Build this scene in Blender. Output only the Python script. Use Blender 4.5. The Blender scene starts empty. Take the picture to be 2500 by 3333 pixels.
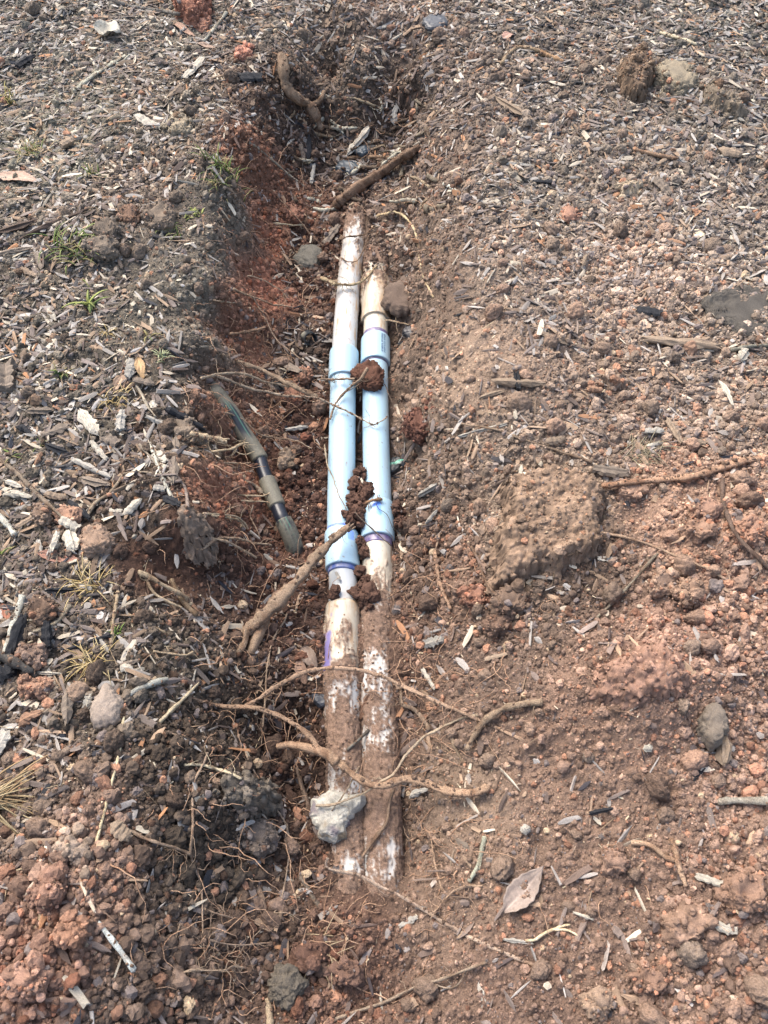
import bpy, bmesh, math, random
import numpy as np
from math import radians

S = bpy.context.scene
rng = np.random.default_rng(7)
random.seed(7)
R = radians

# ------------------------------------------------------------------ camera, sky, sun, exposure
CAM_H, PITCH, FPX = 1.30, R(58.0), 2708.0          # metres above the yard, tilt below the horizon, focal length in photo pixels
cd = bpy.data.cameras.new("camera"); cam = bpy.data.objects.new("camera", cd)
S.collection.objects.link(cam); S.camera = cam
cam.location = (0, 0, CAM_H); cam.rotation_euler = (math.pi/2 - PITCH, 0, 0)
cd.sensor_fit = 'HORIZONTAL'; cd.sensor_width = 36.0; cd.lens = 36.0*FPX/2500.0
cd.clip_start = 0.01; cd.clip_end = 500.0
cd.dof.use_dof = True; cd.dof.focus_distance = 1.62; cd.dof.aperture_fstop = 26.0

SUN_EL, SUN_AZ = R(54), R(-38)                      # azimuth measured from +Y (away from the viewer) towards +X
w = bpy.data.worlds.new("World"); S.world = w; w.use_nodes = True
nt = w.node_tree; bg = nt.nodes["Background"]
sky = nt.nodes.new("ShaderNodeTexSky"); sky.sky_type = 'NISHITA'; sky.sun_disc = False
sky.sun_elevation = SUN_EL; sky.sun_rotation = SUN_AZ; sky.dust_density = 6.0; sky.ozone_density = 1.0; sky.air_density = 1.2
nt.links.new(sky.outputs[0], bg.inputs[0]); bg.inputs[1].default_value = 0.15
sl = bpy.data.lights.new("sun", 'SUN'); sl.energy = 1.05; sl.angle = R(35); sl.color = (1.0, 0.965, 0.925)
so = bpy.data.objects.new("sun", sl); S.collection.objects.link(so)
so.rotation_euler = (math.pi/2 - SUN_EL, 0, -SUN_AZ + math.pi)
S.view_settings.view_transform = 'Standard'; S.view_settings.look = 'None'
S.view_settings.exposure = 1.22; S.view_settings.gamma = 1.0

# ------------------------------------------------------------------ small helpers
C = S.collection
sP, cP = math.sin(PITCH), math.cos(PITCH)
def at(u, v, z):
    """world point where the sight line through photo pixel (u, v) meets height z"""
    u = np.asarray(u, float); v = np.asarray(v, float)
    a = (u - 1250)/FPX; b = -(v - 1666.5)/FPX
    dy = cP + b*sP; dz = -sP + b*cP
    t = (np.asarray(z, float) - CAM_H)/dz
    return a*t, dy*t, CAM_H + dz*t
def px(x, y, z):
    zz = z - CAM_H
    f = y*cP - zz*sP; up = y*sP + zz*cP
    return 1250 + FPX*x/f, 1666.5 - FPX*up/f
def lin(c):
    c = np.asarray(c, float)/255.0
    return np.where(c <= 0.04045, c/12.92, ((c + 0.055)/1.055)**2.4)
def hash3(i, j, k, s):
    h = (i.astype(np.int64)*374761393 + j.astype(np.int64)*668265263 + k.astype(np.int64)*2147483647 + s*974634777) & 0xffffffff
    h = ((h ^ (h >> 13))*1274126177) & 0xffffffff
    h = (h ^ (h >> 16))
    return (h & 0xffffff)/float(0xffffff)*2 - 1
def n2(x, y, s=0):
    i = np.floor(x); j = np.floor(y); fx = x - i; fy = y - j
    fx = fx*fx*(3 - 2*fx); fy = fy*fy*(3 - 2*fy); z = np.zeros_like(i)
    a = hash3(i, j, z, s); b = hash3(i+1, j, z, s); c = hash3(i, j+1, z, s); d = hash3(i+1, j+1, z, s)
    return (a*(1-fx) + b*fx)*(1-fy) + (c*(1-fx) + d*fx)*fy
def fbm2(x, y, s=0, o=4):
    r = 0; a = 1; t = 0
    for k in range(o):
        r = r + a*n2(x*2**k + 17.3*k, y*2**k - 9.1*k, s + k); t += a; a *= 0.55
    return r/t
def n3(p, s=0):
    i = np.floor(p).astype(np.int64); f = p - i; f = f*f*(3 - 2*f); r = 0
    for dx in (0, 1):
        for dy in (0, 1):
            for dz in (0, 1):
                wgt = (f[:, 0] if dx else 1-f[:, 0])*(f[:, 1] if dy else 1-f[:, 1])*(f[:, 2] if dz else 1-f[:, 2])
                r = r + wgt*hash3(i[:, 0]+dx, i[:, 1]+dy, i[:, 2]+dz, s)
    return r
def fbm3(p, s=0, o=3):
    r = 0; a = 1; t = 0
    for k in range(o):
        r = r + a*n3(p*2**k + 5.7*k, s + k); t += a; a *= 0.55
    return r/t

def mesh_np(name, V, F, col=None, smooth=True):
    """V (n,3); F (m,3) or (m,4) or a list of both; col (n,3) or (n,4)"""
    Fs = F if isinstance(F, list) else [F]
    me = bpy.data.meshes.new(name)
    me.vertices.add(len(V)); me.vertices.foreach_set("co", np.ascontiguousarray(V, np.float32).ravel())
    nl = sum(f.size for f in Fs); npl = sum(len(f) for f in Fs)
    me.loops.add(nl); me.loops.foreach_set("vertex_index", np.concatenate([f.ravel() for f in Fs]).astype(np.int32))
    tot = np.concatenate([np.full(len(f), f.shape[1]) for f in Fs]).astype(np.int32)
    st = np.concatenate([[0], np.cumsum(tot)[:-1]]).astype(np.int32)
    me.polygons.add(npl); me.polygons.foreach_set("loop_start", st)
    me.polygons.foreach_set("use_smooth", np.full(npl, smooth))
    if col is not None:
        if col.shape[1] == 3: col = np.hstack([col, np.ones((len(col), 1))])
        ca = me.color_attributes.new("Col", 'FLOAT_COLOR', 'POINT')
        ca.data.foreach_set("color", np.ascontiguousarray(col, np.float32).ravel())
    me.update(); me.validate()
    return me
def link(name, me, mat=None, parent=None):
    o = bpy.data.objects.new(name, me); C.objects.link(o)
    if mat is not None and len(me.materials) == 0: me.materials.append(mat)
    if parent is not None: o.parent = parent
    return o
def empty(name, loc):
    o = bpy.data.objects.new(name, None); C.objects.link(o); o.location = loc; o.empty_display_size = 0.02
    return o
def tag(o, label, cat, group=None, kind=None):
    if label: o["label"] = label
    if cat: o["category"] = cat
    if group: o["group"] = group
    if kind: o["kind"] = kind
    return o

# ------------------------------------------------------------------ materials
def new_mat(name):
    m = bpy.data.materials.new(name); m.use_nodes = True
    t = m.node_tree; b = t.nodes["Principled BSDF"]
    return m, t, b
def earthy(name, rough=0.95, objcol=False, fine=450.0, bump=0.5, var=0.35, streak=False, dist=0.002, spec=0.25):
    m, t, b = new_mat(name); L = t.links.new; N = t.nodes.new
    at_ = N("ShaderNodeAttribute"); at_.attribute_name = "Col"
    tc = N("ShaderNodeTexCoord"); geo = N("ShaderNodeNewGeometry")
    col = at_.outputs["Color"]
    if objcol:
        oi = N("ShaderNodeObjectInfo"); mx = N("ShaderNodeMix"); mx.data_type = 'RGBA'; mx.blend_type = 'MULTIPLY'
        mx.inputs[0].default_value = 1.0
        L(col, mx.inputs[6]); L(oi.outputs["Color"], mx.inputs[7]); col = mx.outputs[2]
    vec = geo.outputs["Position"]
    if streak:
        mp = N("ShaderNodeMapping"); mp.inputs["Scale"].default_value = (3.0, 26.0, 26.0)
        L(tc.outputs["Object"], mp.inputs[0]); vec = mp.outputs[0]
    n = N("ShaderNodeTexNoise"); n.inputs["Scale"].default_value = 1.0 if streak else fine
    n.inputs["Detail"].default_value = 3.0; n.inputs["Roughness"].default_value = 0.65
    L(vec, n.inputs["Vector"])
    mr = N("ShaderNodeMapRange"); mr.inputs[1].default_value = 0.3; mr.inputs[2].default_value = 0.7
    mr.inputs[3].default_value = 1 - var; mr.inputs[4].default_value = 1 + var
    L(n.outputs[0], mr.inputs[0])
    m2 = N("ShaderNodeMix"); m2.data_type = 'RGBA'; m2.blend_type = 'MULTIPLY'; m2.inputs[0].default_value = 1.0
    L(col, m2.inputs[6]); L(mr.outputs[0], m2.inputs[7]); L(m2.outputs[2], b.inputs["Base Color"])
    bp = N("ShaderNodeBump"); bp.inputs["Strength"].default_value = bump; bp.inputs["Distance"].default_value = dist
    L(n.outputs[0], bp.inputs["Height"]); L(bp.outputs[0], b.inputs["Normal"])
    b.inputs["Roughness"].default_value = rough; b.inputs["Specular IOR Level"].default_value = spec
    return m
M_GROUND = earthy("soil_ground", fine=420, bump=0.9, var=0.38, dist=0.003)
M_SOIL = earthy("soil", fine=600, bump=0.6, var=0.28)
M_CLOD = earthy("clod_soil", objcol=True, fine=420, bump=0.9, var=0.38, dist=0.003)
M_CHIP = earthy("wood_chip", objcol=True, streak=True, rough=0.8, bump=0.6, var=0.45, dist=0.001)
M_MULCH = earthy("mulch_wood", fine=700, rough=0.85, bump=0.3, var=0.3, dist=0.001)
M_ROOT = earthy("root_bark", fine=520, rough=0.9, bump=0.9, var=0.5, dist=0.002)
M_LEAF = earthy("dry_leaf", fine=300, rough=0.6, bump=0.15, var=0.15, dist=0.001)
M_GRASS = earthy("grass_blade", fine=200, rough=0.55, bump=0.1, var=0.15, dist=0.001)
def pvc_mat():
    m, t, b = new_mat("pvc_with_soil"); L = t.links.new; N = t.nodes.new
    a = N("ShaderNodeAttribute"); a.attribute_name = "Col"
    geo = N("ShaderNodeNewGeometry")
    n = N("ShaderNodeTexNoise"); n.inputs["Scale"].default_value = 550; n.inputs["Detail"].default_value = 3
    L(geo.outputs["Position"], n.inputs["Vector"])
    mr = N("ShaderNodeMapRange"); mr.inputs[1].default_value = 0.3; mr.inputs[2].default_value = 0.7
    mr.inputs[3].default_value = 0.6; mr.inputs[4].default_value = 1.4; L(n.outputs[0], mr.inputs[0])
    mx = N("ShaderNodeMix"); mx.data_type = 'FLOAT'; mx.inputs[2].default_value = 1.0
    L(a.outputs["Alpha"], mx.inputs[0]); L(mr.outputs[0], mx.inputs[3])
    m2 = N("ShaderNodeMix"); m2.data_type = 'RGBA'; m2.blend_type = 'MULTIPLY'; m2.inputs[0].default_value = 1.0
    L(a.outputs["Color"], m2.inputs[6]); L(mx.outputs[0], m2.inputs[7]); L(m2.outputs[2], b.inputs["Base Color"])
    r = N("ShaderNodeMapRange"); r.inputs[3].default_value = 0.34; r.inputs[4].default_value = 0.95
    L(a.outputs["Alpha"], r.inputs[0]); L(r.outputs[0], b.inputs["Roughness"])
    bp = N("ShaderNodeBump"); bp.inputs["Distance"].default_value = 0.002
    bs = N("ShaderNodeMapRange"); bs.inputs[3].default_value = 0.02; bs.inputs[4].default_value = 0.8
    L(a.outputs["Alpha"], bs.inputs[0]); L(bs.outputs[0], bp.inputs["Strength"]); L(n.outputs[0], bp.inputs["Height"])
    L(bp.outputs[0], b.inputs["Normal"])
    return m
M_PVC = pvc_mat()

# ------------------------------------------------------------------ lie of the land: heights given at photo pixels
ROWS = {
 0: "0 0,600 0,1250 .01,1900 .02,2500 .01",
 60: "900 .01,1150 .015,1400 .015",
 150: "0 0,700 0,930 0,1150 .005,1400 0,1900 .02,2500 .03",
 225: "950 -.01,1150 -.03,1350 -.01",
 300: "0 0,500 .01,850 0,950 -.06,1100 -.15,1300 -.13,1400 -.05,1500 0,2000 .03,2330 .05,2500 .03",
 450: "0 0,600 .01,820 0,900 -.1,1050 -.19,1300 -.18,1370 -.09,1435 -.01,1700 0,2500 .02",
 600: "0 0,500 .01,780 .0,860 -.13,960 -.2,1150 -.19,1310 -.18,1385 -.07,1440 -.01,1800 0,2500 0",
 680: "1160 -.185,1235 -.17",
 750: "0 .01,350 .03,600 0,725 0,815 -.14,950 -.21,1060 -.22,1250 -.168,1330 -.18,1380 -.07,1435 -.005,1900 0,2500 0",
 900: "0 0,400 0,600 0,695 0,780 -.14,900 -.215,1050 -.225,1180 -.23,1280 -.21,1335 -.2,1385 -.07,1435 -.005,1900 0,2500 0",
 1100: "0 0,400 .01,580 0,655 0,750 -.15,880 -.22,1050 -.235,1171 -.24,1290 -.225,1338 -.2,1390 -.07,1445 -.005,1900 .01,2500 .01",
 1300: "0 0,400 0,600 .0,665 -.01,730 -.15,860 -.22,1050 -.235,1169 -.24,1290 -.225,1342 -.2,1400 -.08,1470 -.01,2000 .01,2500 .01",
 1500: "0 0,400 0,620 0,670 -.02,750 -.19,900 -.23,1050 -.235,1170 -.24,1290 -.225,1355 -.2,1425 -.1,1510 -.03,1700 0,1900 .01,2500 .03",
 1700: "0 0,400 0,600 .01,690 -.02,775 -.18,930 -.23,1050 -.23,1170 -.23,1300 -.21,1420 -.15,1550 -.07,1650 -.02,1850 0,2050 0,2300 .04,2500 .05",
 1850: "0 0,350 0,450 -.02,560 -.07,700 -.12,850 -.19,1000 -.215,1170 -.22,1310 -.19,1450 -.13,1600 -.07,1750 -.03,1950 -.02,2200 .02,2500 .04",
 2000: "0 0,350 0,500 -.03,700 -.12,850 -.19,1040 -.195,1170 -.195,1300 -.175,1420 -.13,1550 -.08,1750 -.05,2000 -.03,2250 .02,2500 .03",
 2200: "0 0,300 .01,520 -.01,650 -.08,800 -.16,950 -.2,1050 -.188,1175 -.186,1310 -.172,1450 -.13,1600 -.07,1850 .01,2100 .06,2300 .05,2500 .02",
 2400: "0 .01,350 .01,540 .0,650 -.03,725 -.13,850 -.21,985 -.275,1075 -.185,1110 -.180,1175 -.205,1275 -.2,1320 -.19,1430 -.15,1600 -.09,1850 -.02,2100 .01,2300 0,2500 0",
 2600: "0 .02,300 .02,560 -.02,690 -.03,850 -.14,955 -.265,1050 -.19,1190 -.215,1310 -.215,1380 -.19,1450 -.14,1600 -.1,1900 -.05,2200 -.01,2500 0",
 2800: "0 .04,300 .04,520 -.03,650 -.09,800 -.15,950 -.215,1085 -.174,1150 -.19,1200 -.205,1315 -.215,1400 -.17,1500 -.12,1800 -.07,2100 -.03,2500 0",
 2920: "1050 -.18,1140 -.164,1240 -.162,1330 -.165",
 3000: "0 .06,250 .06,450 0,620 -.08,800 -.15,1000 -.17,1200 -.16,1350 -.16,1500 -.13,1800 -.08,2100 -.04,2500 0",
 3250: "0 .07,250 .06,450 0,620 -.08,800 -.15,1000 -.17,1200 -.17,1400 -.15,1600 -.11,1900 -.07,2200 -.03,2500 0",
}
P = []
for v, row in ROWS.items():
    for it in row.split(","):
        u, z = it.split(); x, y, _ = at(float(u), v, float(z)); P.append((float(x), float(y), float(z)))
for x in (-2.2, -1.2, 0, 1.2, 2.2):
    P.append((x, 3.6, 0.0)); P.append((x, -1.2, 0.0 if x else -0.02))
for y in (-0.5, 0.3, 1.2, 2.2, 3.0):
    P.append((-1.9, y, 0.0)); P.append((1.9, y, 0.01))
P += [(0, -0.45, -.11), (-.5, -.5, .03), (.55, -.5, -.02)]
P = np.array(P)
def tps_fit(P, lam=1e-5):
    n = len(P); d = np.hypot(P[:, None, 0]-P[None, :, 0], P[:, None, 1]-P[None, :, 1])
    K = -np.sqrt(d*d + 2e-5) + lam*np.eye(n)
    A = np.zeros((n+3, n+3)); A[:n, :n] = K; A[:n, n] = 1; A[:n, n+1:] = P[:, :2]; A[n:, :n] = A[:n, n:].T
    return np.linalg.solve(A, np.concatenate([P[:, 2], [0, 0, 0]]))
TW = tps_fit(P)
def tps(x, y):
    out = np.empty(len(x))
    for s in range(0, len(x), 20000):
        xs = x[s:s+20000]; ys = y[s:s+20000]
        d2 = (xs[:, None]-P[None, :, 0])**2 + (ys[:, None]-P[None, :, 1])**2
        out[s:s+20000] = (-np.sqrt(d2 + 2e-5)) @ TW[:-3] + TW[-3] + TW[-2]*xs + TW[-1]*ys
    return out
cx = np.linspace(-2.0, 2.0, 321); cy = np.linspace(-1.2, 3.7, 393)
CX, CY = np.meshgrid(cx, cy); CZ = tps(CX.ravel(), CY.ravel()).reshape(CX.shape)
for _ in range(2):
    CZ[1:-1, 1:-1] = (4*CZ[1:-1, 1:-1] + CZ[:-2, 1:-1] + CZ[2:, 1:-1] + CZ[1:-1, :-2] + CZ[1:-1, 2:])/8
edge = np.clip(np.minimum.reduce([2.0-abs(CX), CY+1.2, 3.7-CY])/0.5, 0, 1); CZ *= edge*edge*(3-2*edge)
def bil(G, gi, gj):
    i = np.clip(np.floor(gi).astype(int), 0, G.shape[1]-2); j = np.clip(np.floor(gj).astype(int), 0, G.shape[0]-2)
    fi = np.clip(gi-i, 0, 1); fj = np.clip(gj-j, 0, 1)
    if G.ndim == 3: fi = fi[..., None]; fj = fj[..., None]
    return (G[j, i]*(1-fi) + G[j, i+1]*fi)*(1-fj) + (G[j+1, i]*(1-fi) + G[j+1, i+1]*fi)*fj
def base_h(x, y):
    return bil(CZ, (x+2.0)/4.0*320, (y+1.2)/4.9*392)

# soil colour (shade darkened into the trench floor and below the slab), wood cover and crumb cover, given at photo pixels: u v r g b chips crumbs pale
ZONES = """
100 100 95 87 80 1 .2 .3|500 100 108 96 86 1 .2 .5|900 60 105 90 80 .9 .4 .3|1250 60 115 90 78 .7 .6 .3|1700 60 105 88 78 .8 .5 .2|2300 60 97 87 80 1 .3 .2
150 450 118 107 92 1 .2 .8|600 400 100 86 74 1 .5 .4|700 700 102 88 78 .15 .9 1|600 900 106 94 84 .10 .9 1|640 1080 104 90 80 .06 .9 .8|680 540 100 86 76 .5 .7 .5|660 820 106 92 82 .08 .9 1|500 1000 100 88 78 .3 .7 .9|630 1440 96 80 68 .15 .5 .5|300 900 100 86 76 .8 .3 .7|300 1300 92 80 70 1 .4 .5|100 1100 92 80 70 1 .3 .5
560 1250 92 78 68 .25 .5 .6|100 1600 95 82 72 1 .5 .5|450 1650 80 62 52 .8 .5 .4|530 1800 88 54 40 .03 .2 .5|200 2000 92 76 66 .8 .7 .4|500 2100 80 66 57 .4 .8 .3|300 2300 90 74 64 .5 .8 .3
650 2400 70 54 45 .2 .8 .3|150 2600 105 82 70 .35 .8 .3|300 2850 125 90 75 .1 .9 .2|150 3100 118 78 62 .03 1 0|500 3200 95 72 62 .05 1 .2|700 2800 72 58 50 .1 .9 .3|900 3000 85 62 52 .08 .9 .3
830 560 122 74 50 .05 .7 .2|870 780 152 88 56 .0 .7 0|840 950 154 86 54 0 .7 0|800 1100 134 80 53 0 .7 0|760 1400 130 80 55 0 .7 0|790 1600 152 88 55 0 .7 0|860 1750 96 58 44 .03 .5 .4
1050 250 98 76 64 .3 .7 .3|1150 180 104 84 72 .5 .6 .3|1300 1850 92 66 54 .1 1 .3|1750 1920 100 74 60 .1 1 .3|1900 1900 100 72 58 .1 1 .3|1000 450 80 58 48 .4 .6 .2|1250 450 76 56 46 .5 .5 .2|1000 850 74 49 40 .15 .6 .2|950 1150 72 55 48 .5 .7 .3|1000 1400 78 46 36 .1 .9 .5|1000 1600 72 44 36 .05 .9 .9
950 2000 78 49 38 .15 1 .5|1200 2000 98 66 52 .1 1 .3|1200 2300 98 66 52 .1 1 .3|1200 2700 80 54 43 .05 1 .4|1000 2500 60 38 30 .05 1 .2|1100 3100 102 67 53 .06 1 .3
1400 600 112 84 70 .2 .4 .2|1400 1000 117 86 69 .05 .4 .1|1550 1200 152 114 90 .03 .4 .1|1400 1450 107 80 66 .2 .8 .3
1500 300 117 92 79 .5 .7 .2|1900 300 112 92 80 .8 .6 .3|2350 300 108 92 82 1 .4 .3|1700 600 125 104 90 .7 .6 .3|2300 650 124 102 90 .7 .6 .3|1700 900 136 107 91 .35 .9 .3|2100 950 150 116 98 .25 1 .4
2300 1150 135 107 91 .3 1 .3|1900 1300 130 99 82 .3 1 .3|2300 1350 136 104 87 .25 1 .3|1700 1480 134 104 86 .2 1 .2|1800 1700 156 124 100 0 1 .1|2250 1650 154 106 80 .02 .8 .2|2400 1850 142 98 77 .05 1 .2
1500 1900 116 80 62 .1 .9 .3|1700 2000 106 76 62 .12 1 .3|2200 2150 142 95 75 .03 .9 .2|1600 2250 118 84 68 .05 .9 .3|1900 2350 132 90 69 .02 .9 .2|1500 2600 130 97 77 .04 .6 .3|1900 2600 128 90 71 .04 .9 .2
2350 2500 136 95 76 .04 1 .2|1500 2900 126 90 71 .03 .9 .2|2000 3000 122 85 68 .03 1 .2|2350 3000 130 90 72 .02 1 .1|1700 3250 118 81 65 .03 1 .2|2300 3280 126 88 71 .03 1 .1
"""
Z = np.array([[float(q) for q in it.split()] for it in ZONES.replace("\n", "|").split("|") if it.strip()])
def hit(u, v, G=None):
    """first place the sight line meets the ground (G: a sampler of heights)"""
    u = np.atleast_1d(np.asarray(u, float)); v = np.atleast_1d(np.asarray(v, float))
    G = G or base_h; z = np.full(len(u), 0.14); done = np.zeros(len(u), bool)
    for k in range(220):
        x, y, _ = at(u, v, z); below = G(x, y) >= z
        done |= below; z = np.where(done, z, z - 0.002)
        if done.all(): break
    return at(u, v, z)
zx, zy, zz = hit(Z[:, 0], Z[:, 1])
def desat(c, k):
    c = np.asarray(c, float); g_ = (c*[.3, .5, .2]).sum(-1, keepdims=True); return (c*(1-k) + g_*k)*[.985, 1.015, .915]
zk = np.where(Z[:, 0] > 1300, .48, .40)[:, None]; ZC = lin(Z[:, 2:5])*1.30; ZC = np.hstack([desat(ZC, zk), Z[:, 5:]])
wob = lambda x, y, s: 0.045*fbm2(x*9, y*9, s, 3)
def zone(x, y):
    out = np.empty((len(x), 6)); x = x + wob(x, y, 3); y = y + wob(x, y, 5)*1.4
    for s in range(0, len(x), 20000):
        d2 = (x[s:s+20000, None]-zx)**2 + (0.8*(y[s:s+20000, None]-zy))**2
        k = 1/(d2 + 2e-4)**2.2
        out[s:s+20000] = (k @ ZC)/k.sum(1)[:, None]
    return out
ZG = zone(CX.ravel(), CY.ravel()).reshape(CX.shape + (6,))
FINE = [(1550,2500,.14,1),(1650,2850,.13,1),(1550,3150,.12,1),(1800,2700,.12,1),(1500,1200,.14,1),(1500,1000,.12,1),(640,900,.12,1),(620,1100,.12,1),(640,700,.10,1),(530,1800,.09,1),(1800,1680,.1,1),(2050,2250,.12,.7),(2250,1600,.1,.6),(1450,2200,.08,.7),
 (150,3100,.14,-1),(350,2950,.1,-.7),(2400,2000,.14,-.5),(2150,3050,.14,-.5),(1900,1350,.2,-.1),(2300,1250,.16,-.1),(1550,1950,.1,-.6)]
FN = [(float(q[0][0]), float(q[1][0]), s, k_) for (u, v, s, k_), q in ((f, hit([f[0]], [f[1]])) for f in FINE)]
def grain(x, y):
    t_ = sum(k_*np.exp(-((x-a_)**2 + (y-b_)**2)/(2*s*s)) for a_, b_, s, k_ in FN)
    return np.clip(1 - .5*np.clip(t_, 0, 1.1) - .3*np.clip(t_, -1, 0), .60, 1.3)
def zmap(x, y):
    return bil(ZG, (x+2.0)/4.0*320, (y+1.2)/4.9*392)

# ------------------------------------------------------------------ pipes: centre lines (needed by the ground and by everything lying on them)
PIPE_Z, PR = -0.200, 0.0300
LEFT = [(640,1168),(708,1161),(817,1149),(925,1135),(1070,1124),(1179,1119),(1323,1115),(1458,1113),(1675,1110),(1784,1112),(1893,1119),(1965,1119),(2073,1112),(2215,1112),(2407,1120),(2676,1130),(2830,1138),(2960,1143)]
RIGHT = [(760,1228),(870,1222),(962,1223),(1034,1224),(1124,1222),(1287,1222),(1458,1224),(1585,1228),(1675,1230),(1784,1229),(1856,1227),(2000,1229),(2215,1231),(2484,1239),(2753,1242),(2849,1244),(3000,1248)]
def axis(tab):
    a = np.array(tab, float); x, y, _ = at(a[:, 1], a[:, 0], PIPE_Z); o = np.argsort(y); y = y[o]; x = x[o]
    ys = np.linspace(y[0], y[-1], 400); xs = np.interp(ys, y, x)
    k = np.ones(31)/31; xs = np.convolve(np.pad(xs, 15, 'edge'), k, 'valid')
    return ys, xs
AXL, AXR = axis(LEFT), axis(RIGHT)
def yv(v, z=PIPE_Z+0.031):
    return float(at(1200, v, z)[1])

# ------------------------------------------------------------------ ground mesh
def Wd(y): return np.clip(0.64 + 0.30*y, 0.5, 1.75)
NX, NY = 800, 960
s_in = np.linspace(-1, 1, NX); s_out = 1 + np.geomspace(0.01, 30, 26)
SA = np.concatenate([-s_out[::-1], s_in, s_out])
t = np.linspace(0, 1, NY); y_in = -0.22 + 3.1*(0.62*t + 0.38*t*t)
YA = np.concatenate([-0.22 - np.geomspace(0.01, 30, 28)[::-1], y_in, 2.88 + np.geomspace(0.01, 60, 30)])
GS, GY = np.meshgrid(SA, YA); GX = GS*Wd(GY)
def gidx(x, y):
    return np.interp(x/Wd(y), SA, np.arange(len(SA))), np.interp(y, YA, np.arange(len(YA)))
xf, yf = GX.ravel(), GY.ravel()
H = base_h(xf, yf); H = np.where((abs(xf) > 2) | (yf > 3.7) | (yf < -1.2), 0, H)
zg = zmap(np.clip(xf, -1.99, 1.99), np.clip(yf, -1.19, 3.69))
def pipe_d(x, y, ax):
    return np.abs(x - np.interp(y, ax[0], ax[1])), (y > ax[0][0]) & (y < ax[0][-1])
dl, inl = pipe_d(xf, yf, AXL); dr, inr = pipe_d(xf, yf, AXR)
near = np.minimum(np.where(inl, dl, 9), np.where(inr, dr, 9))
calm = np.clip((near - 0.02)/0.05, 0.25, 1)
H = H + calm*(0.014*fbm2(xf*7, yf*7, 11, 3) + 0.008*fbm2(xf*24, yf*24, 21, 2)) + 0.0045*fbm2(xf*70, yf*70, 31, 2)
rid = 1 - np.abs(fbm2(xf*16+3, yf*16, 41, 3))*2
H = H + calm*0.006*rid*np.clip(zg[:, 4], 0, 1)
slope_wall = np.clip((-H)/0.2, 0, 1)*np.clip((xf < -0.12)*1.0, 0, 1)
H = H + slope_wall*0.008*fbm2(xf*30, yf*12, 51, 3) + calm*(.0016*n2(xf*330, yf*330, 71) + .0022*n2(xf*150, yf*150, 72))
GH = H.reshape(GX.shape)
# soil crumbs pressed into the surface
def sample(n, m_=0.0, yr=(-0.22, 2.88)):
    """points spread evenly over the yard in world area"""
    out = []; m = 0
    while m < n:
        y = rng.uniform(yr[0], yr[1], n*2); x = rng.uniform(-1.55-m_, 1.55+m_, n*2)
        k = abs(x) < Wd(y) + m_
        out.append(np.stack([x[k], y[k]], 1)); m += k.sum()
    return np.concatenate(out)[:n]
pts = sample(110000); zc = zmap(pts[:, 0], pts[:, 1])
keep = rng.random(len(pts)) < np.clip(0.15 + 0.85*zc[:, 4], 0, 1); pts = pts[keep]; zc = zc[keep]
rad = 0.0020 + 0.0035*rng.random(len(pts))**2 + 0.007*rng.random(len(pts))**14; rad *= grain(pts[:, 0], pts[:, 1])
gi, gj = gidx(pts[:, 0], pts[:, 1]); ci = np.rint(gi).astype(int); cj = np.rint(gj).astype(int)
h0 = GH[cj, ci] + rad*rng.uniform(-0.5, 0.25, len(pts))
Hn = GH.copy(); cid = np.full(GH.size, -1)
for phase in (0, 1):
    for dj in range(-4, 5):
        for di in range(-5, 6):
            jj = np.clip(cj+dj, 0, GH.shape[0]-1); ii = np.clip(ci+di, 0, GH.shape[1]-1)
            d2 = ((GX[jj, ii]-pts[:, 0])**2 + (GY[jj, ii]-pts[:, 1])**2)/rad**2
            ok = d2 < 1
            if not ok.any(): continue
            hv = h0[ok] + rad[ok]*np.sqrt(1-d2[ok]); fl = jj[ok]*GH.shape[1] + ii[ok]
            if phase == 0: np.maximum.at(Hn.ravel(), fl, hv)
            else:
                win = np.abs(Hn.ravel()[fl]-hv) < 1e-7; cid[fl[win]] = np.nonzero(ok)[0][win]
GH = Hn + .0007*rng.normal(size=Hn.shape)*(np.abs(GS) < 1)
cr_b = np.exp(rng.normal(0, 0.28, len(pts)))
cr_c = zc[:, :3]*cr_b[:, None]
odd = rng.random(len(pts))
cr_c[odd < .03] = desat(lin((165, 108, 80)), .3); cr_c[(odd > .05) & (odd < .09)] = lin((96, 90, 88)); cr_c[odd > .992] = lin((170, 150, 125))
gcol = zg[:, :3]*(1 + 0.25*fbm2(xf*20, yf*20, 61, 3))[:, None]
gcol = np.where((cid >= 0)[:, None], cr_c[np.clip(cid, 0, None)], gcol*0.80)  # bare ground between crumbs toned down, crevice shade put into the colour
nyy, nxx = GX.shape
ia = (np.arange(nyy-1)[:, None]*nxx + np.arange(nxx-1)[None, :]).ravel()
quads = np.stack([ia, ia+1, ia+nxx+1, ia+nxx], 1)
gp = np.stack([GX.ravel(), GY.ravel(), GH.ravel()], 1)
gslope = np.hypot(np.gradient(base_h(cx[None]*np.ones_like(CY), CY), axis=1)/.0125, np.gradient(CZ, axis=0)/.0125)
wl = np.clip(bil(np.clip(gslope-.4, 0, 1), (np.clip(xf, -2, 2)+2.0)/4.0*320, (np.clip(yf, -1.2, 3.7)+1.2)/4.9*392), 0, 1)*(np.abs(GS.ravel()) < 1)
for k_ in (0, 1): gp[:, k_] += wl*(.0045*n3(gp*90 + 7*k_, 5) + .0035*n3(gp*220 + 3*k_, 6))
gme = mesh_np("ground", gp, quads, gcol)
tag(link("ground", gme, M_GROUND), None, None, kind="structure")
def gh(x, y):
    gi, gj = gidx(x, y); return bil(GH, gi, gj)
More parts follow.
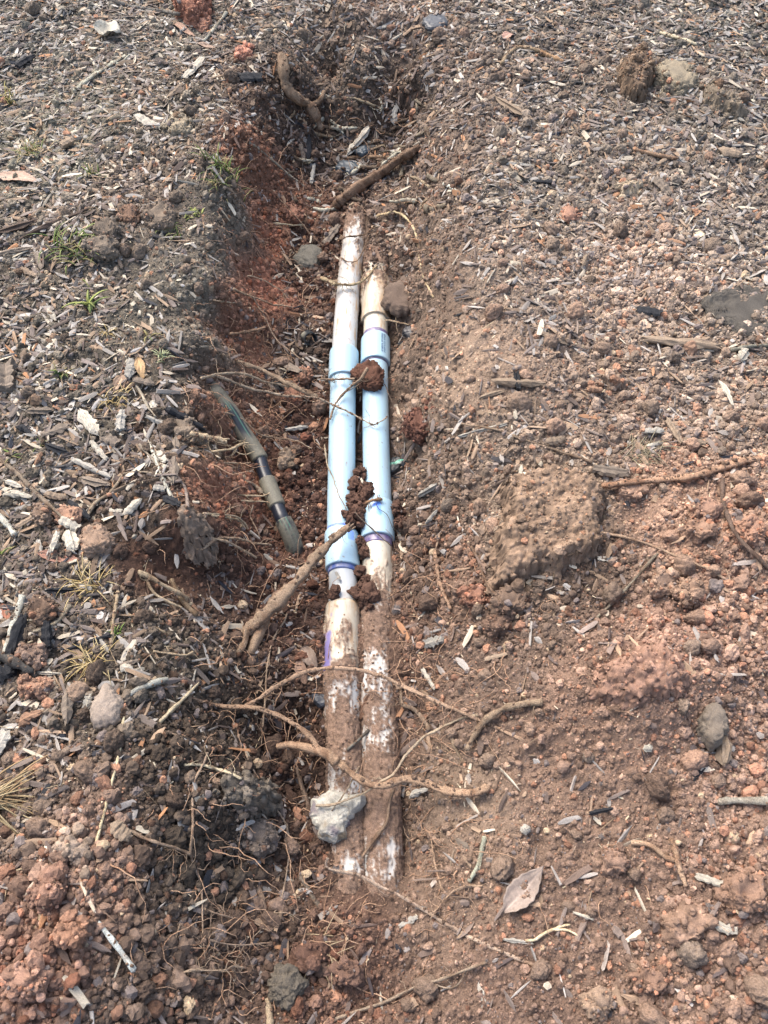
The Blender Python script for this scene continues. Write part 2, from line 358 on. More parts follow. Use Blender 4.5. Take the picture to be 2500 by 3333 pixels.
# what a thing can lie on: the soil, or the top of a pipe
dl, inl = pipe_d(GX, GY, AXL); dr, inr = pipe_d(GX, GY, AXR)
top = np.full(GH.shape, -9.0)
for d, i_ in ((dl, inl), (dr, inr)):
    top = np.maximum(top, np.where(i_ & (d < 0.033), PIPE_Z + np.sqrt(np.clip(0.033**2 - d*d, 0, None)), -9))
GC = np.maximum(GH, top)
def gc(x, y):
    gi, gj = gidx(x, y); return bil(GC, gi, gj)
def gnorm(x, y, e=0.012, f=None):
    f = f or base_h
    nx = -(f(x+e, y)-f(x-e, y))/(2*e); ny = -(f(x, y+e)-f(x, y-e))/(2*e)
    n = np.stack([nx, ny, np.ones_like(nx)], -1); return n/np.linalg.norm(n, axis=-1, keepdims=True)
def on_pipe(x, y, m=0.034):
    dl, il = pipe_d(x, y, AXL); dr, ir = pipe_d(x, y, AXR)
    return ((dl < m) & il & (y < yv(690))) | ((dr < m) & ir & (y < yv(870)))
# ------------------------------------------------------------------ pipes
def seg(name, ax, y0, y1, prof, colfn, parent, label=None, na=104, step=0.0025, rad_noise=0.0):
    """one length of pipe or one socket: prof = [(distance from y0, radius)], y falls towards the viewer"""
    L_ = abs(y1-y0); n = max(3, int(L_/step)); s = np.linspace(0, L_, n)
    pr = np.array(prof, float); pr[:, 0] = np.clip(pr[:, 0], 0, L_)
    s = np.unique(np.concatenate([s, pr[:, 0]])); r = np.interp(s, pr[:, 0], pr[:, 1])
    caps0 = [(0, rr) for rr in (0.0255, 0.029, prof[0][1]-0.0012)]; caps1 = [(L_, rr) for rr in (prof[-1][1]-0.0012, 0.029, 0.0255)]
    s = np.concatenate([[c[0] for c in caps0], s, [c[0] for c in caps1]]); r = np.concatenate([[c[1] for c in caps0], r, [c[1] for c in caps1]])
    th = np.linspace(-math.pi, math.pi, na, endpoint=False)
    SS, TH = np.meshgrid(s, th, indexing='ij'); RR = np.repeat(r[:, None], na, 1)
    Y = y0 - SS; XC = np.interp(Y.ravel(), ax[0], ax[1]).reshape(Y.shape)
    p = np.stack([XC + RR*np.sin(TH), Y, PIPE_Z + RR*np.cos(TH)], -1).reshape(-1, 3)
    col, dirt = colfn(p, SS.ravel(), TH.ravel(), L_)
    RR = RR.ravel() + 0.0026*dirt*(0.5 + 1.1*fbm3(p*90, 7, 2) + (1-2*np.abs(n3(p*210, 5))) + .4*n3(p*480, 6)) 
    p = np.stack([XC.ravel() + RR*np.sin(TH.ravel()), Y.ravel(), PIPE_Z + RR*np.cos(TH.ravel())], -1)
    m = len(s); a = (np.arange(m-1)[:, None]*na + np.arange(na)[None, :]).ravel()
    b = (np.arange(m-1)[:, None]*na + (np.arange(na)[None, :]+1) % na).ravel()
    o = link(name, mesh_np(name, p, np.stack([a, b, b+na, a+na], 1), np.hstack([col, dirt[:, None]])), M_PVC, parent)
    if label: o["label"] = label
    return o
def sst(x, a, b):
    t = np.clip((x-a)/(b-a), 0, 1); return t*t*(3-2*t)
NEW = np.array([0.34, 0.50, 0.60]); OLD = np.array([0.48, 0.45, 0.37]); TAN = np.array([0.42, 0.27, 0.15]); MUD = np.array([0.175, 0.115, 0.082])
CHALK = np.array([0.50, 0.53, 0.54]); VIOLET = np.array([0.075, 0.05, 0.20]); BLUE = np.array([0.03, 0.10, 0.42])
def mixc(a, b, k): return a*(1-k[:, None]) + b*k[:, None]
def pipe_col(base, tan=0.0, mud=0.0, chalk=False, grad=None, specks=0.5, seed=1, side=0.0):
    def f(p, s, th, L_):
        c = np.tile(base, (len(p), 1)).astype(float)
        c *= (1 + 0.05*fbm3(p*np.array([60, 12, 60]), seed, 3))[:, None]
        q = np.stack([p[:, 0]*130, p[:, 1]*28, p[:, 2]*130], 1)
        nz = fbm3(q, seed+3, 4)
        tn = tan if grad is None else tan
        k = sst(nz + 0.25*side*np.sin(th), 0.62-tn*1.1, 0.9-tn*1.0)*0.85 if tan > 0 else np.zeros(len(p))
        c = mixc(c, TAN, k)
        m_ = np.full(len(p), mud) if grad is None else np.interp(s/L_, *zip(*grad))
        nm = fbm3(np.stack([p[:, 0]*55, p[:, 1]*30, p[:, 2]*55], 1), seed+7, 4) + 0.35*fbm3(p*260, seed+9, 2)
        edge = sst(np.abs(th), 1.0, 1.9)*0.5 if mud > 0 or grad is not None else 0
        dm = nm*.8 + (m_-0.5)*2.2 + edge + .25*fbm3(np.stack([p[:, 0]*200, p[:, 1]*45, p[:, 2]*200], 1), seed+17, 2); d = sst(dm, -0.10, 0.22)
        c = mixc(c, np.array([.36, .28, .20]), sst(dm, -0.7, 0.05)*.45)
        c = mixc(c, np.array([.40, .36, .30]), .22*sst(fbm3(np.stack([p[:, 0]*90, p[:, 1]*16, p[:, 2]*90], 1), seed+21, 4), -.1, .5))
        if specks > 0:
            sp = sst(n3(p*290, seed+13), 0.78-0.14*specks, 0.84-0.14*specks)*sst(n3(p*60, seed+14), -0.2, 0.2)*min(1, specks*1.5)
            c = mixc(c, MUD*1.2, sp*0.8)
        if chalk: c = mixc(c, CHALK, sst(fbm3(p*90, seed+5, 2), -0.1, 0.3))
        mv = np.clip(1 + .45*fbm3(p*70, seed+31, 3) + .35*n3(p*330, seed+33), .45, 1.7)
        c = c*(1-d[:, None]) + MUD[None]*mv[:, None]*d[:, None]
        return c, d
    return f
def ring_col(colr, w=0.5):
    def f(p, s, th, L_):
        k = 0.75 + 0.25*n3(p*160, 3)
        return mixc(np.tile(OLD, (len(p), 1)), colr, np.clip(k, 0, 1)), np.zeros(len(p))
    return f
def with_patch(fn, y_of, col, t0, t1, s0, s1, seed=4, amt=1.0):
    """a smear of primer between angles t0..t1 and distances s0..s1"""
    def f(p, s, th, L_):
        c, d = fn(p, s, th, L_)
        q = fbm3(np.stack([p[:, 0]*70, p[:, 1]*45, p[:, 2]*70], 1), seed, 3)*0.5
        k = sst(1-np.abs((th-(t0+t1)/2)/((t1-t0)/2)) + q, 0.1, 0.35)*sst(1-np.abs((s-(s0+s1)/2)/((s1-s0)/2)) + q, 0.1, 0.3)*amt
        return mixc(c, col, k*.9), d*(1-k)
    return f
def marks(parent, ax, ya, yb, rad, th0, rows=1, n=22, seed=0, wth=0.11):
    r_ = random.Random(seed); V = []; F = []
    M = bpy.data.materials.get("printing_ink")
    if M is None:
        M, t_, b_ = new_mat("printing_ink"); b_.inputs["Base Color"].default_value = (0.02, 0.05, 0.16, 1); b_.inputs["Roughness"].default_value = 0.5
    def stroke(y, dy, ta, tb):
        k0 = len(V); xc = float(np.interp(y, ax[0], ax[1])); K = 4
        for i in range(K+1):
            t_ = ta + (tb-ta)*i/K
            for yy in (y-dy/2, y+dy/2): V.append((xc + (rad+0.00025)*math.sin(t_), yy, PIPE_Z + (rad+0.00025)*math.cos(t_)))
        for i in range(K): F.append((k0+2*i, k0+2*i+1, k0+2*i+3, k0+2*i+2))
    for q in range(rows):
        tb = th0 + q*(wth+0.06); y = ya; st = (yb-ya)/n
        for i in range(n):
            if r_.random() < 0.9: stroke(y, abs(st)*r_.uniform(.3, .62), tb, tb + wth*r_.choice([1, 1, .95, .7]))
            if r_.random() < .4: t_ = tb + wth*r_.choice([0.05, .45, .9]); stroke(y+st*.45, abs(st)*.9, t_, t_+0.018)
            y += st
        y += st
    o = link("printed_marking", mesh_np("printed_marking", np.array(V), np.array(F)), M, parent)
    return o
CR = 0.0355
def cplr(L_): return [(0, CR-.0022), (.004, CR-.0003), (.008, CR), (L_-.003, CR), (L_, CR-.0006)]
# the pipe nearer the left bank
pl = tag(empty("water_pipe", (float(np.interp(yv(1300), *AXL)), yv(1300), PIPE_Z)), "pale blue plastic water pipe with two glued couplings, beside the bank with the black hose", "water pipe")
pl_i = pl
def rel(o, root):
    o.parent = root; o.matrix_parent_inverse = __import__("mathutils").Matrix.Translation(root.location).inverted(); return o
LP = []
LP.append(seg("pipe_section", AXL, yv(640), yv(1120), [(0, PR-.002), (1, PR)], pipe_col(CHALK*.98, tan=.46, grad=[(0, .85), (.15, .58), (.35, .46), (.5, .40), (.62, .34), (.8, .16), (1, .05)], seed=3, side=.9, specks=.9), None, "old far stretch of pipe, stained tan and partly caked in soil"))
LP.append(seg("coupling", AXL, yv(1118), yv(1211), cplr(yv(1118)-yv(1211)), pipe_col(NEW, specks=.15, seed=8), None, "clean pale blue coupling at the far end of the new stretch"))
LP.append(seg("pipe_section", AXL, yv(1205), yv(1712), [(0, PR), (1, PR)], pipe_col(NEW*1.03, specks=.95, seed=12), None, "new clean pale blue stretch of pipe"))
LP.append(seg("primer_ring", AXL, yv(1700), yv(1711), [(0, PR+.0004), (1, PR+.0006)], ring_col(BLUE*1.6), None, "thin smear of blue glue"))
cL = seg("coupling", AXL, yv(1710), yv(1830), cplr(yv(1710)-yv(1830)), with_patch(pipe_col(NEW*1.03, specks=.95, seed=15), 0, BLUE*2.2, .35, .9, .01, .035, amt=.6), None, "pale blue coupling with soil specks under the broken branch"); LP.append(cL)
LP.append(seg("primer_ring", AXL, yv(1826), yv(1846), [(0, PR+.0004), (1, PR+.0006)], ring_col(BLUE*.8), None, "wide ring of dark blue glue"))
LP.append(seg("pipe_section", AXL, yv(1845), yv(1952), [(0, PR-.001), (1, PR-.001)], pipe_col(CHALK*.95, tan=.22, grad=[(0, 0), (.5, .1), (1, .36)], seed=21, specks=.5), None, "short scraped white stretch of old pipe"))
LP.append(seg("socket", AXL, yv(1948), yv(2172), [(0, .0325), (.006, .0350), (.2, .0355), (.3, .0352)], with_patch(pipe_col(OLD*.95, tan=.55, grad=[(0, .25), (.25, .38), (.5, .48), (.8, .52), (1, .62)], seed=24, side=.5), 0, np.array([.17, .15, .36]), -1.45, -.5, .035, .3, amt=.95), None, "old wide pipe socket stained brown and purple"))
LP.append(seg("pipe_section", AXL, yv(2165), yv(2910), [(0, .0335), (.1, .031), (.3, .031), (1, .031)], pipe_col(CHALK, grad=[(0, .80), (.1, .56), (.2, .55), (.3, .85), (.45, .75), (.55, .54), (.7, .72), (.9, .60), (1, .9)], seed=27, specks=0), None, "near stretch of old pipe caked in brown soil with white patches"))
marks(cL, AXL, yv(1745), yv(1785), CR, -1.35, 1, 12, 4, .14)
for o in LP: rel(o, pl)
pr_ = tag(empty("water_pipe", (float(np.interp(yv(1400), *AXR)), yv(1400), PIPE_Z)), "water pipe with purple glue rings at its couplings, on the gently sloping side", "water pipe")
RP = []
RP.append(seg("pipe_section", AXR, yv(790), yv(895), [(0, PR-.001), (1, PR)], pipe_col(OLD, tan=.4, grad=[(0, .9), (.4, .75), (.7, .55), (1, .45)], seed=31), None, "far end of pipe buried in soil"))
RP.append(seg("socket", AXR, yv(880), yv(1017), [(0, .0325), (.01, .0352), (1, .0355)], pipe_col(OLD, tan=.72, grad=[(0, .6), (.3, .46), (.6, .40), (1, .3)], seed=34), None, "brown stained wide socket"))
RP.append(seg("pipe_section", AXR, yv(1014), yv(1078), [(0, PR), (1, PR)], pipe_col(OLD*1.1, tan=.45, specks=.6, seed=36), None, "short cream stretch"))
RP.append(seg("primer_ring", AXR, yv(1063), yv(1079), [(0, PR+.0004), (1, PR+.0006)], ring_col(VIOLET), None, "purple glue ring"))
cR1 = seg("coupling", AXR, yv(1076), yv(1160), cplr(yv(1076)-yv(1160)), pipe_col(NEW*.98, tan=.12, specks=.3, seed=38), None, "pale blue coupling with printed marks"); RP.append(cR1)
RP.append(seg("primer_ring", AXR, yv(1156), yv(1165), [(0, PR+.0004), (1, PR+.0006)], ring_col(VIOLET*.8), None, "thin dark purple glue ring"))
RP.append(seg("pipe_section", AXR, yv(1160), yv(1622), [(0, PR), (1, PR)], pipe_col(NEW*1.0, tan=.10, specks=.85, seed=40), None, "new pale blue stretch of pipe"))
cR2 = seg("coupling", AXR, yv(1618), yv(1734), cplr(yv(1618)-yv(1734)), with_patch(pipe_col(NEW*1.03, specks=.8, seed=43), 0, BLUE*3.0, -.35, .25, .012, .05, amt=.75), None, "pale blue coupling with a smear of blue glue"); RP.append(cR2)
RP.append(seg("primer_ring", AXR, yv(1731), yv(1757), [(0, PR+.0004), (1, PR+.0006)], ring_col(VIOLET), None, "broad purple glue ring"))
RP.append(seg("pipe_section", AXR, yv(1754), yv(1960), [(0, PR), (1, PR)], pipe_col(OLD*1.12, tan=.36, grad=[(0, .08), (.3, .30), (.55, .48), (1, .62)], seed=46, side=.3), None, "cream stretch disappearing under the soil"))
RP.append(seg("pipe_section", AXR, yv(1955), yv(2930), [(0, .031), (.3, .0325), (1, .034)], pipe_col(CHALK, grad=[(0, .62), (.12, .74), (.22, .56), (.3, .52), (.4, .66), (.5, .56), (.6, .64), (.75, .70), (.86, .56), (.93, .52), (1, .95)], seed=49, specks=0), None, "near stretch of old pipe caked in brown soil with white patches"))
marks(cR1, AXR, yv(1086), yv(1146), CR, .42, 2, 20, 9, .13)
marks(cR2, AXR, yv(1665), yv(1720), CR, -.95, 1, 18, 12, .15)
for o in RP: rel(o, pr_)

def ico(sub):
    bm = bmesh.new(); bmesh.ops.create_icosphere(bm, subdivisions=sub, radius=1.0)
    V = np.array([v.co[:] for v in bm.verts]); F = np.array([[v.index for v in f.verts] for f in bm.faces]); bm.free(); return V, F
ICO = {k: ico(k) for k in (1, 2, 3, 4, 5, 6)}
# ------------------------------------------------------------------ tubes, roots
def catmull(P, n):
    P = np.array(P, float); Q = np.vstack([2*P[0]-P[1], P, 2*P[-1]-P[-2]]); m = len(P)-1
    t = np.linspace(0, m-1e-6, n); i = t.astype(int); f = (t-i)[:, None]
    a, b, c, d = Q[i], Q[i+1], Q[i+2], Q[i+3]
    return 0.5*(2*b + (c-a)*f + (2*a-5*b+4*c-d)*f**2 + (3*b-a-3*c+d)*f**3)
def tube(P, rad, sides=7, rough=0.12, seed=0, tip0=True, tip1=True):
    n = len(P); T = np.gradient(P, axis=0); T /= np.linalg.norm(T, axis=1, keepdims=True)+1e-12
    N = np.zeros_like(P); a = np.array([0, 0, 1.0]) if abs(T[0, 2]) < .9 else np.array([1.0, 0, 0])
    N[0] = np.cross(T[0], a); N[0] /= np.linalg.norm(N[0])
    for i in range(1, n):
        v = N[i-1] - T[i]*np.dot(N[i-1], T[i]); N[i] = v/(np.linalg.norm(v)+1e-12)
    B = np.cross(T, N); th = np.linspace(0, 2*math.pi, sides, endpoint=False)
    g = np.random.default_rng(seed)
    rr = rad[:, None]*(1 + rough*g.normal(size=(n, sides)))*(1 + (.16 if sides > 6 and rough > .01 else 0)*g.normal(size=(1, sides)))
    V = P[:, None] + rr[..., None]*(np.cos(th)[None, :, None]*N[:, None] + np.sin(th)[None, :, None]*B[:, None])
    V = V.reshape(-1, 3); a = (np.arange(n-1)[:, None]*sides + np.arange(sides)).ravel()
    b = (np.arange(n-1)[:, None]*sides + (np.arange(sides)+1) % sides).ravel()
    F = np.stack([a, b, b+sides, a+sides], 1)
    k = len(V); V = np.vstack([V, P[0] - T[0]*rad[0]*.4, P[-1] + T[-1]*rad[-1]*.6])
    j = np.arange(sides); F2 = np.concatenate([np.stack([np.full(sides, k), (j+1) % sides, j], 1), np.stack([np.full(sides, k+1), (n-1)*sides+j, (n-1)*sides+(j+1) % sides], 1)])
    return V, F, F2
def join(ms):
    V = []; F = []; G = []; k = 0
    for v, f, g in ms: V.append(v); F.append(f+k); G.append(g+k); k += len(v)
    return np.vstack(V), [np.vstack(F), np.vstack(G)]
def place_path(pp, r0, r1, jit=2.0, step=0.006, seed=0, lift=0.5, smooth=9):
    """photo-pixel path (u, v[, z]) -> points in the yard resting on whatever is there"""
    g = np.random.default_rng(seed)
    U = np.array([p[:2] for p in pp], float)
    uh, vh = catmull(U, 60).T; x, y, z = hit(uh, vh, gc)
    Ltot = np.sum(np.sqrt(np.diff(x)**2 + np.diff(y)**2 + np.diff(z)**2)); n = int(np.clip(Ltot/step, 6, 160))
    uv = catmull(U, n); s = np.linspace(0, 1, n)
    k = np.convolve(np.pad(g.normal(size=(n)), 2, 'edge'), np.ones(5)/5, 'valid'); k2 = np.convolve(np.pad(g.normal(size=(n)), 2, 'edge'), np.ones(5)/5, 'valid')
    uv[:, 0] += k*jit; uv[:, 1] += k2*jit
    x, y, zh = hit(uv[:, 0], uv[:, 1], gc); r = r0 + (r1-r0)*s
    zs = zh.copy(); w_ = min(smooth, max(1, n//2))
    if w_ > 1:
        pad = np.pad(zs, w_, 'edge'); mx = np.array([pad[i+w_//2:i+w_//2+w_+1].max() for i in range(n)])
        zs = np.convolve(np.pad(mx, w_//2, 'edge'), np.ones(2*(w_//2)+1)/(2*(w_//2)+1), 'valid')[:n]
    if any(len(p) > 2 for p in pp):
        m = len(pp)-1; kk = [(i/m, p[2]) for i, p in enumerate(pp) if len(p) > 2]
        zi = np.interp(s, *zip(*kk)); zs = np.maximum(zi, zh)
    z = np.maximum(zs, zh) + lift*r
    x, y, z = at(uv[:, 0], uv[:, 1], z)
    return np.stack([x, y, z], 1), r
def rootlets(P, r, n, seed, ln=(0.015, 0.05), rr=(0.0005, 0.0011), droop=0.3):
    g = np.random.default_rng(seed); out = []
    for k in range(n):
        i = g.integers(1, len(P)-1); d = g.normal(size=3); d[2] = d[2]*.5 - droop; d /= np.linalg.norm(d)
        m = 8; q = [P[i]]; st = g.uniform(*ln)/m
        for _ in range(m):
            d = d + g.normal(size=3)*0.38; d /= np.linalg.norm(d); q.append(q[-1] + d*st)
        q = np.array(q); rad = np.linspace(min(g.uniform(*rr), r[i]*.8), 0.0003, m+1)
        out.append(tube(q, rad, 4, 0.05, seed+k))
    return out
def bark(V, base, seed, amp=.32):
    k = fbm3(V*160, seed, 3) + .6*n3(V*600, seed+4); k2 = n3(V*25, seed+2)
    k3 = sst(fbm3(V*np.array([70, 70, 70]), seed+8, 3), .05, .35); c_ = np.array(base)[None]*(1 + amp*k + .28*k2)[:, None]; return np.clip(c_*(1 - .38*k3[:, None]*[.8, 1, 1.1]), 0, 1)
def root(name, cat, label, pp, r0, r1, col, seed, lets=0, group=None, jit=2.0, sides=8, rough=.10, extra=(), mat=None, **kw):
    P_, r = place_path(pp, r0, r1, jit=jit, seed=seed, **kw)
    g = np.random.default_rng(seed+99); r = r*(1 + .12*np.convolve(g.normal(size=len(r)+4), np.ones(5)/2.2, 'valid')[:len(r)])
    q_ = np.arange(len(r)); r = r*(1 + .16*n2(q_*.31+seed, q_*0) + .08*n2(q_*.9+seed, q_*0)); r = np.clip(r, 0.0004, None)
    if max(r0, r1) > .008: sq = np.linspace(0, 1, len(r)); r *= 1 - .28*sst(sq, .8, 1.0); r[-1] *= .6; r[0] *= .6
    r = r*.86; ms = [tube(P_, r, sides, rough, seed)]
    if lets: ms += rootlets(P_, r, lets, seed+5)
    for e in extra:
        Pe, re = place_path(e[0], e[1], e[2], jit=jit, seed=seed+17, **kw); ms.append(tube(Pe, re, max(5, sides-2), rough, seed+3))
    nb_ = sum(len(q[0]) for q in ms)
    if max(r0, r1) > .0035:
        for k in range(int(len(r)*(1.3 if max(r0, r1) > .008 else .5))):
            i = g.integers(0, len(r)); v0, f0 = ICO[2]; s_ = g.uniform(.0010, .0026)*(1 + (r[i] > .007)*.6); dv = g.normal(size=3); dv[2] = abs(dv[2]); dv /= np.linalg.norm(dv)
            ms.append((lump_shape(v0, seed*100+k)*s_*g.uniform(.7, 1.2, 3) + P_[i] + dv*r[i]*.95, np.zeros((0, 4), int), f0))
    V, F = join(ms); c0 = P_.mean(0)
    o = link(name, mesh_np(name, V - c0, F, np.vstack([bark(V[:nb_], desat(lin(col)*.90, .36), seed), np.tile([.15, .10, .07], (len(V)-nb_, 1))*(1+.3*g.normal(size=(len(V)-nb_, 1))).clip(.5, 1.6)])), mat or M_ROOT); o.location = c0
    return tag(o, label, cat, group)

# ------------------------------------------------------------------ lumps: clods, stones, the slab
def lump_shape(V, seed, a=(.28, .16, .10, .05), f=(1.3, 3.2, 7.5, 16)):
    g = np.random.default_rng(seed); off = g.uniform(-50, 50, 3); r = np.ones(len(V))
    for k, (aa, ff) in enumerate(zip(a, f)):
        nz = n3(V*ff + off, seed+k)
        r += aa*(nz if k == 0 else (1-2*np.abs(nz)))
    return V*r[:, None]
LUMP_PTS = []
def outline_lump(name, mat, col, poly, z0, h, seed, sub=6, crumb=.004, flat=.45, tilt=(0, 0), colvar=.25, dig=.35, zp=.75, hf=1.0):
    """a lump whose outline, seen from above, runs through the given photo pixels"""
    u, v = np.array(poly, float).T; x, y, _ = at(u, v, z0 + h*.3); c = np.array([x.mean(), y.mean()])
    ang = np.arctan2(y-c[1], x-c[0]); d = np.hypot(x-c[0], y-c[1]); o_ = np.argsort(ang); ang = ang[o_]; d = d[o_]
    V, F = ICO[sub]; phi = np.arctan2(V[:, 1], V[:, 0])
    dj = 1 + .10*n2(phi*2.2 + seed*7.7, phi*0 + seed) + .07*n2(phi*6 + seed, phi*0)
    Rr = dj*np.interp(phi, np.concatenate([ang-2*math.pi, ang, ang+2*math.pi]), np.tile(d, 3))
    rho = np.hypot(V[:, 0], V[:, 1]); q = rho**flat
    zz_ = np.sign(V[:, 2])*np.abs(V[:, 2])**zp
    Pp = np.stack([np.cos(phi)*Rr*q, np.sin(phi)*Rr*q, zz_*np.where(V[:, 2] > 0, h, h*dig)], 1)
    Pp[:, 2] += tilt[0]*Pp[:, 0] + tilt[1]*Pp[:, 1]
    W = Pp + [c[0], c[1], z0]
    nn = V*np.array([1/max(d.mean(), 1e-3), 1/max(d.mean(), 1e-3), 1/h]); nn /= np.linalg.norm(nn, axis=1, keepdims=True)
    k = fbm3(W*50, seed, 2)*3.0 - (1-2*np.abs(fbm3(W*75, seed+2, 2)))*1.1 + hf*((1-2*np.abs(fbm3(W*160, seed+3, 2)))*1.1 + .6*(1-2*np.abs(n3(W*330, seed+6))) + .35*n3(W*700, seed+7))
    Pp = Pp + nn*(crumb*k)[:, None]
    cc = np.array(col)[None]*(1 + colvar*fbm3(W*90, seed+8, 3) + .1*n3(W*400, seed+9))[:, None]
    o = link(name, mesh_np(name, Pp, F, np.clip(cc, 0, 1)), mat); o.location = (c[0], c[1], z0)
    if crumb >= .0028: LUMP_PTS.append((Pp + [c[0], c[1], z0], np.array(col)))
    return o

def mound(name, cat, label, poly, h, col, seed, edge=.012, group=None, step=.0024, dome=0.0, tilt=(0, 0), dig=.025, rough=1.0):
    """a crumbly mass of soil with a ragged broken edge: its outline runs through the given photo pixels"""
    pp = np.array(poly, float); cx_, cy_, cz_ = gz(*pp.mean(0)); u, v = pp.T; X0, Y0, _ = at(u, v, cz_ + h*.5)
    x = np.arange(X0.min()-.02, X0.max()+.02, step); y = np.arange(Y0.min()-.02, Y0.max()+.02, step); Xg, Yg = np.meshgrid(x, y)
    wx = Xg + .012*fbm2(Xg*12, Yg*12, seed+2, 2)*rough + .012*fbm2(Xg*30, Yg*30, seed, 3) + .004*n2(Xg*150, Yg*150, seed+1); wy = Yg + .010*fbm2(Xg*30, Yg*30, seed+5, 3) + .004*n2(Xg*150, Yg*150, seed+6)
    sd = np.full(Xg.shape, 9.0); ins = np.zeros(Xg.shape, bool); n = len(X0)
    for i in range(n):
        ax_, ay, bx, by = X0[i], Y0[i], X0[(i+1) % n], Y0[(i+1) % n]; ex, ey = bx-ax_, by-ay
        t_ = np.clip(((wx-ax_)*ex + (wy-ay)*ey)/(ex*ex+ey*ey), 0, 1); sd = np.minimum(sd, np.hypot(wx-ax_-ex*t_, wy-ay-ey*t_))
        cr = ((ay > wy) != (by > wy)) & (wx < (bx-ax_)*(wy-ay)/(by-ay+1e-12)+ax_); ins ^= cr
    sd = np.where(ins, sd, -sd); k = sst(sd, -.002, edge); md = sd.max()
    Zg = base_h(Xg, Yg)*.5 + cz_*.5 - dig + (h+dig)*k + dome*np.sqrt(np.clip(sd/md, 0, 1)) + tilt[0]*(Xg-cx_) + tilt[1]*(Yg-cy_)
    Zg += k*rough*(.007*fbm2(Xg*28, Yg*28, seed+9, 3) - .005*(1-np.abs(fbm2(Xg*22, Yg*22, seed+12, 2))*3).clip(0, 1))
    g = np.random.default_rng(seed); m = int((x[-1]-x[0])*(y[-1]-y[0])/2.2e-5); P2 = np.stack([g.uniform(x[0], x[-1], m), g.uniform(y[0], y[-1], m)], 1); rr = .002 + .0045*g.random(m)**3
    ci_ = ((P2[:, 0]-x[0])/step).astype(int); cj_ = ((P2[:, 1]-y[0])/step).astype(int); h0_ = Zg[cj_, ci_] + rr*g.uniform(-.6, .3, m); Z2 = Zg.copy(); sh = np.ones(Zg.shape); pid = np.exp(g.normal(0, .2, m))
    for dj in range(-3, 4):
        for di in range(-3, 4):
            jj = np.clip(cj_+dj, 0, len(y)-1); ii = np.clip(ci_+di, 0, len(x)-1); d2 = ((Xg[jj, ii]-P2[:, 0])**2 + (Yg[jj, ii]-P2[:, 1])**2)/rr**2; ok = d2 < 1
            hv = h0_[ok] + rr[ok]*np.sqrt(1-d2[ok]); better = hv > Z2[jj[ok], ii[ok]]; sh[jj[ok][better], ii[ok][better]] = pid[ok][better]; np.maximum.at(Z2, (jj[ok], ii[ok]), hv)
    keep = sd > -.004; idx = -np.ones(Xg.shape, int); quad = keep[:-1, :-1] & keep[1:, :-1] & keep[:-1, 1:] & keep[1:, 1:]; used = np.zeros_like(keep)
    for sl_ in ((slice(None, -1), slice(None, -1)), (slice(1, None), slice(None, -1)), (slice(None, -1), slice(1, None)), (slice(1, None), slice(1, None))): used[sl_] |= quad
    idx[used] = np.arange(used.sum()); F = np.stack([idx[:-1, :-1][quad], idx[:-1, 1:][quad], idx[1:, 1:][quad], idx[1:, :-1][quad]], 1)
    V = np.stack([Xg[used], Yg[used], Z2[used]], 1); eg = np.clip(1.3-sst(sd[used], 0, edge*1.5), .25, 1)*rough**.5
    for k_ in (0, 1): V[:, k_] += eg*(.0032*n3(V*110+5*k_, 3) + .0024*n3(V*260+9*k_, 4) + .001*g.normal(size=len(V)))
    cc = np.array(col)[None]*(sh[used]*(1 + .25*fbm2(Xg[used]*35, Yg[used]*35, seed+3, 3)))[:, None]
    nb = len(V); Vb = V.copy(); Vb[:, 2] = np.minimum(V[:, 2]-.004, cz_ - dig - .01); E = {}
    for q in F:
        for a_, b_ in ((q[0], q[1]), (q[1], q[2]), (q[2], q[3]), (q[3], q[0])):
            if (b_, a_) in E: del E[(b_, a_)]
            else: E[(a_, b_)] = 1
    side = np.array([(b_, a_, a_+nb, b_+nb) for a_, b_ in E]); F = np.concatenate([F, F[:, ::-1]+nb, side]); LUMP_PTS.append((V, np.array(col)))
    V = np.vstack([V, Vb]) - [cx_, cy_, cz_]; o = link(name, mesh_np(name, V, F, np.clip(np.vstack([cc, cc]), 0, 1)), M_SOIL); o.location = (cx_, cy_, cz_)
    return tag(o, label, cat, group)
def gz(u, v):
    x, y, z = hit([u], [v], gc); return float(x[0]), float(y[0]), float(z[0])
# ------------------------------------------------------------------ the black hose
hp = [(650,1225,-.15),(680,1258,-.13),(702,1280,-.125),(722,1303,-.135),(757,1351,-.15),(793,1411,-.17),(829,1465,-.185),(847,1497,-.19),(853,1519,-.192),(865,1553,-.195),(885,1605,-.198),(904,1652,-.2),(911,1670,-.2),(919,1688,-.2),(940,1730,-.21),(958,1780,-.235),(966,1805,-.262),(970,1820,-.28)]
HQ = np.array([np.array(at(*p_)).ravel() for p_ in [(a, b, c+.018) for a, b, c in hp]])
HC = catmull(HQ, 240); HS = np.concatenate([[0], np.cumsum(np.linalg.norm(np.diff(HC, axis=0), axis=1))])
def h_at(v):  # distance along the hose at photo row v
    uu, vv = px(HC[:, 0], HC[:, 1], HC[:, 2]); return float(np.interp(v, vv, HS))
hose = tag(empty("poly_hose", tuple(HC[120])), "dusty black irrigation hose with thin green stripes coming out of the orange bank", "hose")
